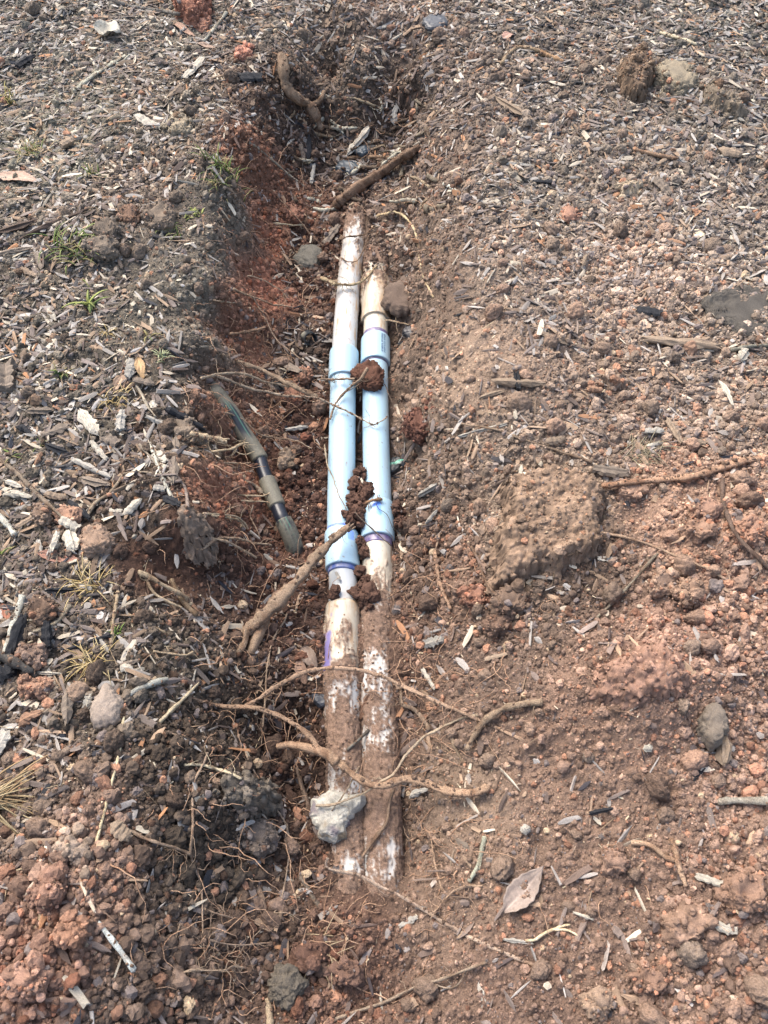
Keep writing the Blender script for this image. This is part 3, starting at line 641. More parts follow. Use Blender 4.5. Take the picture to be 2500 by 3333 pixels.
def hose_seg(name, v0, v1, rad, dusty, seed, label):
    s0, s1 = h_at(v0), h_at(v1); n = int((s1-s0)/.002)+3; s = np.linspace(s0, s1, n)
    Pq = np.stack([np.interp(s, HS, HC[:, i]) for i in range(3)], 1); na = 48
    r = np.full(n, rad); r[0] *= .8; r[-1] *= .8
    V, F, G = tube(Pq, r, na, 0.006 if dusty else 0, seed)
    X, Y, Z_ = V.T; cc = np.interp(Y, HC[::-1, 1], HC[::-1, 0]); cz = np.interp(Y, HC[::-1, 1], HC[::-1, 2])
    off = (X-cc)/rad
    c = np.tile([0.012, 0.016, 0.026], (len(V), 1)).astype(float); d = np.zeros(len(V))
    if dusty:
        for o0 in (-.12, .3, -.62):
            c = mixc(c, np.array([.07, .17, .12]), sst(.07-np.abs(off-o0), 0, .02)*(Z_ > cz))
        nz = fbm3(V*75, seed, 4); k = np.clip(sst(nz*.55 + dusty + .25*fbm3(V*280, seed+8, 2), .0, .4)*.93, 0, 1)
        if seed == 5: k = k*(1-sst(.30-np.abs((Y-float(at(800, 1415, -.18)[1]))/.11), -.1, .12)*(np.abs(off-.05) < .62)*.95)
        c = mixc(c, np.array([.150, .138, .105]), k); d = k*.5
        c *= (1+.25*fbm3(V*300, seed+3, 2))[:, None]
    o = link(name, mesh_np(name, V, [F, G], np.hstack([np.clip(c, 0, 1), d[:, None]])), M_PVC); rel(o, hose)
    if label: o["label"] = label
hose_seg("hose_sleeve", 1232, 1498, .0182, .50, 5, "long dusty sleeve with a bare black patch and green stripes")
hose_seg("hose_core", 1490, 1566, .0148, 0, 6, "shiny dark ridged joint")
hose_seg("hose_sleeve", 1560, 1650, .0182, .62, 7, "short sleeve thickly coated in beige dust")
hose_seg("hose_core", 1644, 1700, .0148, 0, 8, "small shiny black joint")
hose_seg("hose_sleeve", 1692, 1815, .0184, .34, 9, "greenish sleeve dipping into the soil")

# ------------------------------------------------------------------ big lumps
col_ = lambda r, g, b, k=1.08: desat(lin((r, g, b))*k, .42)
def gl(name, cat, label, poly, h, color, seed, mat=None, group=None, sink=.25, **kw):
    p_ = np.array(poly, float); x, y, z = gz(*p_.mean(0))
    o = outline_lump(name, mat or M_SOIL, color, poly, z + h*(.0-sink*.3), h*.85, seed, **kw)
    return tag(o, label, cat, group)
mound("soil_slab", "clod", "wide flat slab of dry tan soil with a broken undercut edge", [(1650,1570),(1690,1530),(1760,1520),(1850,1535),(1930,1560),(1985,1610),(1990,1660),(1965,1700),(1990,1760),(1960,1800),(1890,1815),(1850,1850),(1770,1830),(1720,1850),(1640,1875),(1605,1860),(1610,1780),(1600,1700),(1640,1640)], .046, col_(140,104,80), 3, edge=.024, tilt=(.02, .05), rough=1.3, dig=.006)
gl("white_rock", "stone", "rough white chalky rock with a purple grey stain sitting over the crusted pipe", [(1005,2645),(1015,2600),(1035,2592),(1105,2585),(1172,2588),(1180,2612),(1160,2640),(1130,2668),(1128,2695),(1130,2738),(1100,2745),(1060,2732),(1030,2705),(1008,2680)], .034, np.array([.36,.345,.30]), 11, crumb=.0017, hf=.6, flat=.6, colvar=.5, sink=-.3)
wr = [o for o in C.objects if o.name == "white_rock"][0].data; n_ = len(wr.vertices); ca = np.empty(n_*4, np.float32); co = np.empty(n_*3, np.float32)
wr.color_attributes["Col"].data.foreach_get("color", ca); wr.vertices.foreach_get("co", co); ca = ca.reshape(-1, 4); co = co.reshape(-1, 3).astype(float)
ca[:, :3] = mixc(ca[:, :3], np.array([.13, .11, .13]), sst(fbm3(co*38+3, 4, 3) + .5*sst(.014-np.abs(co[:, 1]+.004+.3*co[:, 0]), 0, .014), .1, .5)*.85)
ca[:, :3] = mixc(ca[:, :3], np.array([.20, .15, .09]), sst(fbm3(co*60+9, 5, 3) - co[:, 1]*9, .15, .6)*.8); wr.color_attributes["Col"].data.foreach_set("color", ca.ravel())
gl("clay_clod", "clod", "large bright red clay clod at the top edge of the yard", [(575,-20),(640,-30),(668,15),(672,50),(640,70),(600,55),(580,20)], .05, col_(156,88,60), 12, crumb=.005)
gl("clay_clod", "clod", "smaller orange clay clod just below the large red one", [(640,62),(675,60),(682,85),(665,100),(640,92)], .03, col_(176,108,78), 13, sub=5)
mound("soil_clod", "clod", "big dark brown clod with a crumbling near face beside the tan topped rock", [(1995,215),(2060,180),(2125,205),(2130,260),(2100,312),(2040,315),(1995,270)], .035, col_(118,88,66), 14, edge=.02, dome=.02, rough=1.4)
gl("rock", "stone", "tan topped rock between the big dark clod and the soil ridge", [(2140,225),(2190,205),(2245,255),(2250,310),(2200,315),(2150,280)], .045, col_(132,114,94), 15, sub=5, sink=1.0)
mound("soil_clod", "clod", "long grey brown ridge of soil behind the tan topped rock", [(2270,260),(2330,270),(2440,330),(2460,370),(2390,375),(2290,330)], .03, col_(120,100,84), 16, edge=.03)
gl("soil_clod", "clod", "grey clod on the bank edge beside the charred stick", [(565,1375),(600,1360),(635,1395),(630,1440),(590,1440),(565,1410)], .03, col_(122,100,86), 17, sub=5)
mound("soil_clod", "clod", "crumbly grey brown clod overhanging the bare brown hollow", [(560,1660),(620,1640),(680,1665),(672,1720),(640,1765),(590,1740),(560,1700)], .02, col_(124,98,84), 18, edge=.02, dome=.02)
gl("rock", "stone", "pinkish grey wedge shaped rock among the dry grass", [(300,2330),(325,2260),(350,2225),(385,2260),(400,2330),(360,2370),(310,2365)], .04, col_(150,126,116), 19, crumb=.0012, sub=5, flat=.7)
mound("soil_clod", "clod", "low pinkish mound of packed soil near the pale stalk", [(180,2700),(240,2650),(300,2700),(320,2800),(280,2860),(200,2860),(150,2800)], .012, col_(150,120,104), 20, edge=.03, dome=.015, rough=.5)
gl("clay_ball", "clod", "round grey clay ball with an orange chipped centre", [(870,3200),(890,3155),(935,3145),(985,3165),(992,3220),(965,3275),(910,3275),(875,3245)], .042, col_(92,80,72), 21, crumb=.0025, flat=.75)
gl("soil_clod", "clod", "dark red brown clod with roots through it resting across the two pipes", [(1152,1210),(1175,1192),(1208,1180),(1240,1200),(1243,1235),(1225,1262),(1188,1258),(1160,1235)], .026, col_(98,54,36), 22, crumb=.004, sub=5, sink=-.5)
gl("soil_clod", "clod", "bright red crumbly clod at the foot of the slab's far corner", [(1515,1930),(1540,1905),(1580,1925),(1590,1960),(1560,1980),(1520,1965)], .03, col_(140,84,60), 23, crumb=.005, sub=5)
gl("soil_clod", "clod", "damp dark red clod on the slope beside the new pipe", [(1325,1370),(1350,1340),(1395,1345),(1405,1390),(1370,1420),(1330,1410)], .03, col_(108,60,44), 24, crumb=.005, sub=5)
gl("rock", "stone", "grey crumbly stone beside the far end of the pipes", [(975,825),(1000,800),(1030,805),(1040,850),(1020,885),(990,880)], .028, col_(100,92,86), 25, sub=5, crumb=.002)
gl("rock", "stone", "long purplish brown rock pressed against the wide socket", [(1292,925),(1312,905),(1340,930),(1346,990),(1326,1025),(1294,1020)], .028, col_(104,80,70), 26, sub=5, crumb=.0015, sink=1.2)
mound("soil_clod", "clod", "broad cracked reddish mound of crumbly soil by the upright wood chunk", [(1960,2130),(2100,2060),(2230,2100),(2290,2200),(2240,2290),(2080,2290),(1960,2230)], .006, col_(146,98,78), 27, edge=.03, dome=.02, rough=1.8)
mound("soil_clod", "clod", "flat topped clod with a step in its near face beside the white shred", [(2150,2980),(2230,2930),(2310,2960),(2320,3040),(2270,3080),(2190,3060)], .028, col_(140,100,80), 28, edge=.012)
gl("rock", "stone", "rounded grey stone standing beside the upright wood chunk", [(2288,2330),(2320,2290),(2352,2330),(2350,2400),(2315,2430),(2288,2390)], .035, col_(116,98,88), 29, crumb=.0018, sub=5)
mound("soil_clod", "clod", "low clod of packed soil behind the pale block of wood", [(1950,1230),(2010,1215),(2060,1250),(2040,1280),(1970,1280)], .015, col_(138,106,88), 30, edge=.015, dome=.01)
mound("soil_clod", "clod", "pale dusty mound of soil in the far yard below the black chip", [(1990,610),(2050,580),(2110,605),(2090,640),(2010,640)], .01, col_(165,138,112), 31, edge=.03, dome=.015, rough=.5)
gl("damp_patch", "bark", "smooth dark sheet of rotten bark dusted with white specks", [(2290,985),(2370,945),(2480,935),(2540,980),(2540,1080),(2470,1110),(2390,1080),(2330,1040)], .016, col_(80,72,70), 32, crumb=.0022, flat=.35, colvar=.35)
gl("soil_clod", "clod", "rusty red clod lying apart on the far yard's pale soil", [(1825,700),(1850,680),(1880,690),(1875,715),(1840,722)], .016, col_(164,106,80), 33, crumb=.004, sub=4)
mound("soil_clod", "clod", "grey lump of soil bristling with fine roots on the near bank", [(700,2520),(760,2500),(850,2510),(870,2580),(820,2650),(740,2660),(700,2600)], .02, col_(98,84,76), 34, edge=.02, dome=.025, rough=1.6)
gl("soil_clod", "clod", "round grey lump just below the one bristling with fine roots", [(800,2680),(850,2660),(890,2700),(880,2760),(830,2780),(795,2740)], .035, col_(112,92,84), 35, crumb=.003, sub=5)
CL = [(519,708,50,.03,(118,96,82),"brown clod in the row behind the long green tuft"),(422,708,32,.022,(124,86,66),"reddish clod beside the brown one behind the green tuft"),(345,756,42,.03,(112,92,80),"grey clod above the long green grass tuft"),(331,803,50,.025,(118,98,86),"flat clod hanging over the long green tuft"),
 (313,1770,52,.035,(150,112,90),"rounded tan clod beside the pale fibrous wood chunks"),(226,1685,42,.03,(165,112,84),"orange tan pebbly clod by the long brown twig's end"),(140,1678,34,.028,(130,98,80),"round brown clod next to the orange tan one"),(139,1989,46,.034,(112,80,62),"dark clod with rusty orange faces beside the grey sticks"),
 (105,2140,42,.032,(134,100,86),"pinkish clod below the charcoal block"),(118,2238,46,.032,(156,104,78),"orange clod above the split orange chip"),(588,414,38,.026,(150,128,104),"pale tan stone on the far mulch"),(941,1495,24,.028,(138,108,86),"pale knobbly stone between the hose and the new pipe"),
 (926,1568,24,.026,(92,54,38),"dark red clod beside the hose's beige sleeve"),(2003,2810,46,.03,(138,98,80),"round reddish clod above the curly pale root"),(2110,3180,60,.035,(132,90,70),"broad clod low on the crumbly slope"),(2420,2900,70,.04,(142,98,76),"large cracked clod near the pale yellow chip"),
 (1950,3260,46,.035,(148,112,90),"pale pebbly clod at the slope's foot"),(1010,3110,60,.035,(100,62,48),"wide reddish clod above the grey clay ball"),(1120,3170,52,.03,(112,74,60),"crumbly clod between the clay ball and the long twig"),(235,3040,42,.035,(150,96,68),"bright brown clod in the near heap"),
 (90,3190,60,.04,(156,104,82),"large pinkish clod in the corner heap"),(160,2900,50,.04,(140,92,72),"round clod at the far end of the near heap"),(1660,1960,56,.035,(120,88,70),"brown lump in front of the slab's undercut edge"),(1620,2040,40,.03,(112,78,62),"crumbly brown clod below the lump before the slab"),
 (2160,1900,46,.03,(150,110,88),"curled tan clod beyond the slab"),(2240,1930,46,.028,(150,108,84),"flat tan clod touching the curled one"),(2440,1740,44,.035,(164,108,80),"orange brown clod beside the dark curved twig"),(2290,1670,40,.032,(156,106,82),"round clod in the orange soil past the thick buried root"),
 (2270,1730,40,.03,(150,104,80),"second clod down from the thick buried root"),(2050,1600,38,.028,(158,112,88),"tan clod against the buried root"),(795,181,26,.03,(190,112,82),"orange pebble by the brown fallen leaves"),(980,1225,30,.025,(150,96,70),"orange brown clod where the long roots meet the pipe"),
 (950,1290,38,.03,(140,84,60),"red clod under the crossing roots"),(950,700,32,.03,(140,84,60),"orange clod lying far down in the trench"),(1100,1230,0,0,(0,0,0),"")]
for i, (u, v, s, h, c_, lb) in enumerate(CL):
    if s == 0: continue
    g = np.random.default_rng(i+70); poly = [(u + s*math.cos(a_)*g.uniform(.85, 1.15), v + s*.8*math.sin(a_)*g.uniform(.85, 1.15)) for a_ in np.linspace(0, 6.28, 9)[:-1]]
    gl("soil_clod" if "stone" not in lb else "stone", "clod" if "stone" not in lb else "stone", lb, poly, h, col_(*c_), 100+i, crumb=.0036, sub=5)
# crumbs of soil heaped in the gap between the pipes
HEAP = [(1173,1542,23),(1153,1585,25),(1192,1590,26),(1205,1605,16),(1150,1622,20),(1175,1632,24),(1145,1652,17),(1178,1663,22),(1150,1680,22),(1122,1676,12),(1172,1700,18),(1135,1700,14),(1176,1780,17),(1188,1800,16),(1172,1760,10),(1175,1860,16),(1190,1885,18),(1180,1912,22),(1160,1915,14),(1160,1935,18),(1205,1935,20),(1185,1960,18),(1210,1975,16),(1092,1928,16),(1290,1660,20),(1300,1700,22)]
HL = set()
where = {0: "beside the smooth new pipes", 1: "between the two near couplings", 2: "below the near couplings"}
for i, (u, v, s) in enumerate(HEAP):
    g = np.random.default_rng(i+370); poly = [(u + s*math.cos(a_)*g.uniform(.8, 1.2), v + s*.9*math.sin(a_)*g.uniform(.8, 1.2)) for a_ in np.linspace(0, 6.28, 8)[:-1]]
    x, y, z = gz(u, v); z = max(z, -.188 if s > 14 else -.18)
    o = outline_lump("soil_crumb", M_SOIL, col_(92, 56, 42), poly, z, .012+s*.0004, 400+i, sub=5, crumb=.0042, hf=.75, flat=.8, colvar=.4)
    k_ = 0 if v < 1660 else 1 if v < 1840 else 2
    size_ = "large" if s >= 24 else "fair sized" if s >= 18 else "small" if s >= 14 else "tiny"
    side_ = "against the bank side pipe" if u < 1160 else "against the slope side pipe" if u > 1188 else "down the middle"
    lb = f"{size_} dark crumb of soil {where[k_]}, {side_}"
    if lb in HL: lb = lb.replace("dark crumb of soil", "reddish soil crumb")
    if lb in HL: lb = lb.replace("reddish soil crumb", "lower reddish crumb")
    HL.add(lb); tag(o, lb, "soil crumb", "soil crumbs heaped in the gap between the pipes")

# crumbs and roots settle on the lumps too
LCOL = {}
for W_, c_ in LUMP_PTS:
    k = W_[:, 2] > np.quantile(W_[:, 2], .35); W_ = W_[k]
    gi, gj = gidx(W_[:, 0], W_[:, 1])
    fl = np.rint(gj).astype(int)*GC.shape[1] + np.rint(gi).astype(int)
    np.maximum.at(GC.ravel(), fl, W_[:, 2])
    for f_ in np.unique(fl): LCOL[int(f_)] = c_
LG = np.zeros((GC.size, 4))
if LCOL:
    ks = np.fromiter(LCOL.keys(), int); LG[ks, :3] = np.array(list(LCOL.values())); LG[ks, 3] = 1
def surf_col(x, y, z_):
    gi, gj = gidx(x, y); fl = np.rint(gj).astype(int)*GC.shape[1] + np.rint(gi).astype(int); q = LG[fl]
    return np.where(q[:, 3:] > 0, q[:, :3], z_[:, :3])
# ------------------------------------------------------------------ roots and sticks, named one by one
BR, GRY, TAN_, DK, PALE = (150,122,98), (150,140,132), (190,160,120), (92,70,56), (216,196,160)
ROOTS = [
 ("broken_branch","branch","thick peeled grey brown branch leaning over the near coupling",[(1135,1714,-.13),(1090,1752,-.128),(1022,1823,-.13),(934,1929,-.14),(851,2012,-.15),(800,2060,-.16)],.0075,.0165,(150,118,94),1,dict(sides=16,lets=10,rough=.035,extra=[([(860,2005),(835,2070),(815,2125)],.012,.007),([(800,2052),(790,2100),(772,2125)],.009,.005),([(1013,1830),(1002,1812)],.005,.003),([(1128,1722,-.13),(1150,1702,-.127)],.004,.001),([(1132,1728,-.135),(1156,1712,-.13)],.003,.001),([(1120,1716,-.13),(1138,1700,-.125)],.003,.001)])),
 ("thick_root","root","thick gnarled root curving down the far end wall of the trench",[(920,175),(924,240),(934,286),(968,320),(1002,339),(1030,380),(1047,425)],.017,.012,(140,108,84),2,dict(sides=14,rough=.05,lets=12,extra=[([(1010,345),(1040,330),(1055,300)],.008,.005)])),
 ("thick_root","root","thick brown root lying slanted across the far trench above the pipe ends",[(1090,675),(1150,620),(1230,570),(1300,520),(1365,478)],.0165,.013,(132,98,76),3,dict(sides=14,rough=.05,lets=10)),
 ("long_root","root","long arching reddish root passing over both crusted pipes near the two grey leaves",[(799,2298),(850,2270),(900,2234,-.15),(950,2208,-.14),(1015,2183,-.135),(1084,2175,-.13),(1177,2183,-.13),(1246,2204,-.13),(1323,2238,-.12),(1419,2284,-.1),(1500,2319,-.09),(1600,2362),(1700,2412)],.004,.0028,(168,128,102),4,dict(lets=14)),
 ("long_root","root","stout woody root sagging over the crusted pipes just above the white rock",[(605,2262),(680,2290),(750,2300),(830,2305,-.11),(900,2327,-.12),(958,2357,-.125),(1008,2396,-.13),(1054,2457,-.13),(1104,2484,-.13),(1150,2523,-.125),(1207,2553,-.12),(1246,2557,-.12),(1323,2538,-.12),(1400,2557,-.12),(1457,2577,-.11),(1530,2584,-.1),(1592,2562,-.09)],.0028,.0098,(170,128,98),5,dict(sides=12,lets=14,rough=.05,extra=[([(1100,2480,-.13),(1060,2450,-.13),(1000,2430,-.14),(940,2425,-.16),(900,2430)],.009,.005)])),
 ("thin_root","root","thin grey root crossing the white rock and looping up the slope",[(1027,2623,-.14),(1084,2619,-.135),(1169,2588,-.13),(1227,2553,-.115),(1284,2515,-.12),(1323,2457,-.12),(1377,2400),(1438,2369),(1500,2338),(1560,2325)],.0022,.0030,(158,134,112),6,dict(lets=8,extra=[([(1170,2495),(1135,2560,-.13),(1080,2640,-.14)],.0016,.001)])),
 ("long_root","root","long straight brown root running over the buried pipe ends towards the fallen leaf",[(1066,2792,-.13),(1069,2826,-.14),(1169,2849,-.14),(1227,2880),(1284,2907),(1361,2950),(1476,3022),(1611,3090),(1740,3143)],.0024,.0036,(172,140,122),7,dict(lets=6,jit=1.5)),
 ("long_root","root","root running from the yard's bottom edge up to the long straight one",[(1085,3325),(1130,3301),(1250,3263),(1340,3218),(1476,3173),(1581,3135)],.0032,.002,(160,132,112),8,dict(lets=6,extra=[([(1400,3200),(1480,3213),(1540,3120)],.0015,.001)])),
 ("thick_root","root","bent grey root arching out of the slope above the pale broken rootlet",[(1521,2441),(1545,2390),(1582,2343),(1630,2310),(1672,2298),(1720,2288),(1765,2285)],.0045,.0062,(156,124,98),9,dict(lets=6,rough=.06)),
 ("long_root","root","long thin root wandering down the near bank from the stout sagging root",[(678,2450),(650,2510),(629,2563),(629,2676),(622,2782),(640,2840),(656,2887),(663,3053),(671,3140)],.0026,.0014,(168,134,112),10,dict(lets=16)),
 ("long_root","root","looping thin root hanging beside the dark hollow left of the white rock",[(799,2450),(820,2500),(851,2548),(900,2630),(934,2699),(938,2812),(912,2932),(870,3000),(821,3053)],.0022,.0012,(170,138,116),11,dict(lets=14)),
 ("thin_root","root","side root joining the wandering root under the shell shaped chip",[(414,2699),(460,2725),(512,2744),(570,2760),(620,2780)],.002,.003,(150,120,100),12,dict(lets=8)),
 ("branched_root","root","whiskery branched root on the dark soil of the near bank",[(573,3181),(610,3160),(648,3158),(731,3158),(760,3145),(791,3150)],.003,.0022,(160,130,108),13,dict(lets=22,extra=[([(570,3178),(560,3100),(585,3010)],.0025,.0015)])),
 ("thin_root","root","short crinkled root below the wandering root's fork",[(665,3050),(720,3070),(800,3075),(885,3065)],.002,.0012,(168,134,112),14,dict(lets=12)),
 ("thin_root","root","crinkled root sticking out above the one below the wandering root's fork",[(640,2945),(690,2970),(750,2985),(820,3005)],.0018,.001,(160,126,104),15,dict(lets=10)),
 ("thick_root","root","forked tan root beside the pale yellow chip",[(2184,2729),(2200,2780),(2215,2830),(2232,2885)],.006,.0042,(176,134,104),16,dict(extra=[([(2056,2744),(2110,2750),(2169,2790),(2200,2800)],.004,.004)],lets=4)),
 ("curly_root","root","curly cream rootlet below the fallen leaf",[(1710,3060),(1740,3058),(1777,3035),(1820,3018),(1853,3008)],.0025,.002,(214,188,148),17,dict(extra=[([(1800,3025),(1850,3030),(1885,3048)],.002,.0015)])),
 ("buried_root","root","thick tan root half buried along the far side of the soil slab",[(1960,1580),(2060,1568),(2192,1558),(2270,1545),(2343,1523),(2420,1500),(2520,1484)],.0065,.009,(176,126,94),18,dict(sides=12,lets=6,rough=.06)),
 ("long_root","root","long slender root stretching from the slab's corner over crumbly soil",[(1958,1733),(2060,1755),(2184,1801),(2300,1850),(2380,1895),(2450,1945)],.0032,.0024,(168,130,104),19,dict(lets=10)),
 ("twig","twig","straight grey twig propped under the slender root",[(2139,1801),(2080,1870),(2010,1945),(1943,2012)],.0032,.0032,(132,116,100),20,dict(jit=.6)),
 ("twig","twig","dark curved twig at the yard's edge beside the orange brown clod",[(2350,1560),(2358,1650),(2403,1748),(2500,1846),(2540,1890)],.0042,.0032,(112,86,76),21,dict(jit=1)),
 ("thin_root","root","dark thin root leaning down beside the red crumbly clod",[(1536,1778),(1560,1830),(1580,1890),(1634,1966)],.0032,.002,(124,92,72),22,dict(lets=4)),
 ("thick_root","root","upright tan root pressed into the slope below the slab",[(1416,1793),(1425,1860),(1440,1920),(1468,1982)],.0055,.004,(166,122,94),23,dict(lets=8)),
 ("thin_root","root","yellowish root curving over the dark soil past the far pipe end",[(1225,705,-.15),(1255,695),(1287,690),(1327,716),(1356,766),(1367,846),(1385,915),(1412,968)],.0030,.0024,(206,176,128),24,dict(lets=10)),
 ("thin_root","root","knotted pale root looped around the far stretch of pipe",[(1045,905,-.17),(1077,920,-.163),(1110,926,-.16),(1153,925,-.163),(1189,907,-.165),(1225,866,-.166)],.0052,.0026,(188,162,122),25,dict(lets=26,smooth=3)),
 ("thin_root","root","brown root strand tied across the far pipe near its buried end",[(1102,780,-.18),(1125,772,-.162),(1160,768,-.162),(1190,760,-.17),(1218,735,-.17)],.003,.002,(120,90,68),26,dict(lets=8,smooth=3)),
 ("thin_root","root","thin curved strand between the knotted root and the brown strand",[(1112,840,-.175),(1130,850,-.163),(1160,850,-.163),(1180,820,-.17),(1203,765,-.17)],.002,.0015,(122,92,70),27,dict(smooth=3)),
 ("thin_root","root","short twig poking out beside the brown stained socket",[(1254,1041,-.17),(1290,1048),(1330,1058)],.0032,.0026,(150,124,100),28,dict(lets=3)),
 ("thin_root","root","slender root running along the edge of the new pipe",[(1057,1450,-.17),(1062,1490,-.17),(1074,1531,-.165),(1090,1575,-.162),(1102,1610,-.16),(1128,1656,-.158)],.0018,.0012,(170,146,120),29,dict(smooth=3)),
 ("thin_root","root","thin wiry root across the purple ringed coupling",[(1153,1668,-.15),(1180,1695,-.157),(1207,1719,-.16),(1240,1748,-.165),(1272,1777,-.17)],.0018,.0012,(110,90,78),30,dict(smooth=3)),
 ("thin_root","root","hair thin root trailing down the blue smeared coupling",[(1225,1640,-.158),(1233,1657,-.16),(1258,1675,-.16),(1276,1715,-.165),(1290,1735,-.18)],.0010,.0007,(96,76,66),31,dict(smooth=3)),
 ("frayed_twig","twig","tiny frayed twig with an orange tip on the blue smeared coupling",[(1187,1640,-.16),(1205,1632,-.158),(1222,1627,-.158),(1242,1624,-.161)],.003,.0035,(168,118,74),32,dict(lets=10,smooth=3)),
 ("thin_root","root","root growing through the dark clod on the pipes and trailing down",[(1197,1198,-.125),(1175,1233,-.125),(1150,1252,-.14),(1131,1269,-.158),(1105,1296,-.162),(1088,1323,-.166),(1074,1363,-.172)],.0042,.002,(160,128,104),33,dict(lets=8,smooth=3)),
 ("thin_root","root","rootlet reaching from the dark clod over the far coupling's lip",[(1041,1233,-.165),(1075,1236,-.16),(1110,1233,-.158),(1153,1233,-.145)],.002,.0028,(146,114,92),34,dict(lets=16,smooth=3)),
 ("thin_root","root","whisker crossing from the dark clod down past the pipe edge",[(1243,1240,-.15),(1258,1262,-.165),(1272,1300),(1290,1345),(1315,1372)],.0012,.0008,(110,84,70),35,dict()),
 ("long_root","root","upper of the long roots reaching out of the bank above the hose",[(657,1232,-.01),(705,1218,-.03),(769,1214,-.06),(817,1224,-.09),(856,1239,-.12),(904,1251,-.15),(940,1262,-.18)],.0034,.0018,(176,146,120),36,dict(lets=8)),
 ("long_root","root","longest root spanning from the orange bank over both new pipes",[(705,1224,-.03),(751,1239,-.06),(811,1263,-.09),(871,1275,-.11),(919,1287,-.12),(962,1290,-.13),(1028,1296,-.14),(1081,1316,-.155),(1120,1334,-.16),(1153,1349,-.165),(1200,1378,-.165),(1225,1378,-.16),(1260,1360,-.163)],.0036,.0016,(168,140,118),37,dict(lets=10,extra=[([(1200,1376,-.165),(1220,1390,-.165)],.0012,.0008)])),
 ("thick_root","root","straight thick root slanting through the trench above the longest root",[(770,1175,-.12),(841,1200,-.15),(901,1230,-.17),(962,1260,-.18),(1030,1294,-.2)],.0058,.0068,(150,120,96),38,dict(lets=10)),
 ("thin_root","root","root curving over the hose where it leaves the bank",[(678,1333,-.06),(760,1351,-.12),(811,1381,-.14),(841,1411,-.155),(901,1426,-.18),(956,1432),(1016,1459)],.0026,.0016,(156,126,104),39,dict(lets=10)),
 ("thin_root","root","forked pale root reaching over the hose's bare black patch",[(693,1471,-.05),(751,1462,-.11),(780,1446,-.13),(808,1440,-.14)],.0028,.0015,(206,172,132),40,dict(lets=16,extra=[([(755,1460,-.12),(790,1480,-.13),(830,1470,-.14)],.0014,.001)])),
 ("broken_root","root","snapped pale root jutting from the bank by the grey clod",[(621,1411,.0),(676,1423,-.01),(735,1442,-.03)],.005,.006,(186,156,122),41,dict(lets=14,extra=[([(680,1425,-.02),(748,1430,-.03)],.003,.0015)])),
 ("thin_root","root","pale horizontal rootlet beside the hose's first joint",[(702,1507,-.08),(740,1506,-.11),(775,1508,-.13),(814,1507,-.15)],.0022,.0015,(196,160,126),42,dict(lets=5)),
 ("thin_root","root","short rust brown stub lying on the hose's first joint",[(811,1515,-.16),(838,1513,-.165),(866,1512,-.17)],.0042,.003,(136,84,56),43,dict()),
 ("thin_root","root","root slanting down to the beige sleeve of the hose",[(745,1528,-.12),(793,1559,-.15),(830,1580,-.17),(853,1604,-.175)],.0022,.0048,(158,128,104),44,dict(lets=6)),
 ("thin_root","root","rootlet poking over the beige sleeve's middle",[(772,1610,-.14),(800,1614,-.155),(850,1614,-.165),(886,1601,-.165)],.0022,.0013,(190,158,122),45,dict(lets=3)),
 ("thin_root","root","rootlet ending at the second joint of the hose",[(785,1630,-.14),(830,1632,-.16),(871,1634,-.17),(919,1652,-.178)],.0022,.0012,(184,152,120),46,dict(lets=4)),
 ("thin_root","root","pair of pale roots drooping below the overhanging clod",[(663,1670,-.02),(710,1674,-.06),(769,1682,-.11),(799,1706,-.14),(817,1740,-.16)],.0034,.002,(196,164,130),47,dict(lets=8,extra=[([(690,1676,-.05),(770,1690,-.12),(800,1720,-.14)],.0026,.0015)])),
 ("thin_root","root","wavy root hanging down the orange wall below the hose joints",[(823,1643,-.16),(818,1665,-.165),(814,1682,-.17),(832,1715),(844,1748)],.0018,.0012,(176,140,112),48,dict()),
 ("thin_root","root","straight rootlet crossing the bare brown hollow's far side",[(681,1748),(751,1767),(832,1815)],.0026,.002,(176,142,114),49,dict(lets=4)),
 ("branched_root","root","branched root spread over the bare brown hollow",[(655,1790),(700,1758),(736,1750),(781,1755),(830,1768),(885,1774)],.0036,.0022,(164,132,106),50,dict(lets=10,extra=[([(720,1752),(770,1780),(832,1815)],.0024,.0018),([(655,1790),(610,1782),(588,1786)],.002,.0012)])),
 ("thin_root","root","root looping over the red upper wall",[(761,943,-.06),(821,966,-.12),(882,988,-.16),(950,1000,-.19)],.0026,.0016,(166,130,104),51,dict(lets=8,extra=[([(821,966,-.12),(860,1030,-.17),(897,1101,-.2),(980,1169,-.22)],.0022,.0015)])),
 ("thin_root","root","thin arched root high on the red upper wall",[(806,898,-.09),(840,905,-.12),(889,928,-.15),(920,950,-.17),(934,970,-.18)],.0018,.0012,(190,156,126),52,dict(lets=4)),
 ("thin_root","root","stubby brown root sticking out of the wall near the black pipe offcut",[(750,1086,-.09),(800,1082,-.13),(862,1066,-.16)],.0042,.0036,(140,104,80),53,dict(lets=8)),
 ("thin_root","root","needle straight rootlet on the grey bank face",[(612,1128),(650,1129),(695,1124,-.04)],.0018,.0014,(168,146,124),54,dict()),
 ("thin_root","root","needle straight rootlet poking from the upper wall",[(697,978,-.03),(740,984,-.08),(776,984,-.11)],.0026,.0018,(188,158,130),55,dict(lets=6)),
 ("twig","twig","long straight silver twig leaning into the far trench",[(812,464,-.02),(870,508,-.09),(930,560,-.14),(990,606,-.18)],.0038,.0030,(150,136,122),56,dict(jit=.6)),
 ("thin_root","root","pale rootlet pointing at the orange clod far down the trench",[(889,727),(940,731),(990,732)],.0034,.002,(196,172,140),57,dict(lets=5)),
 ("thin_root","root","dark root strand falling down the far wall towards the pipe end",[(905,640,-.15),(960,700),(1010,760),(1052,800)],.002,.0012,(120,90,72),58,dict(lets=6)),
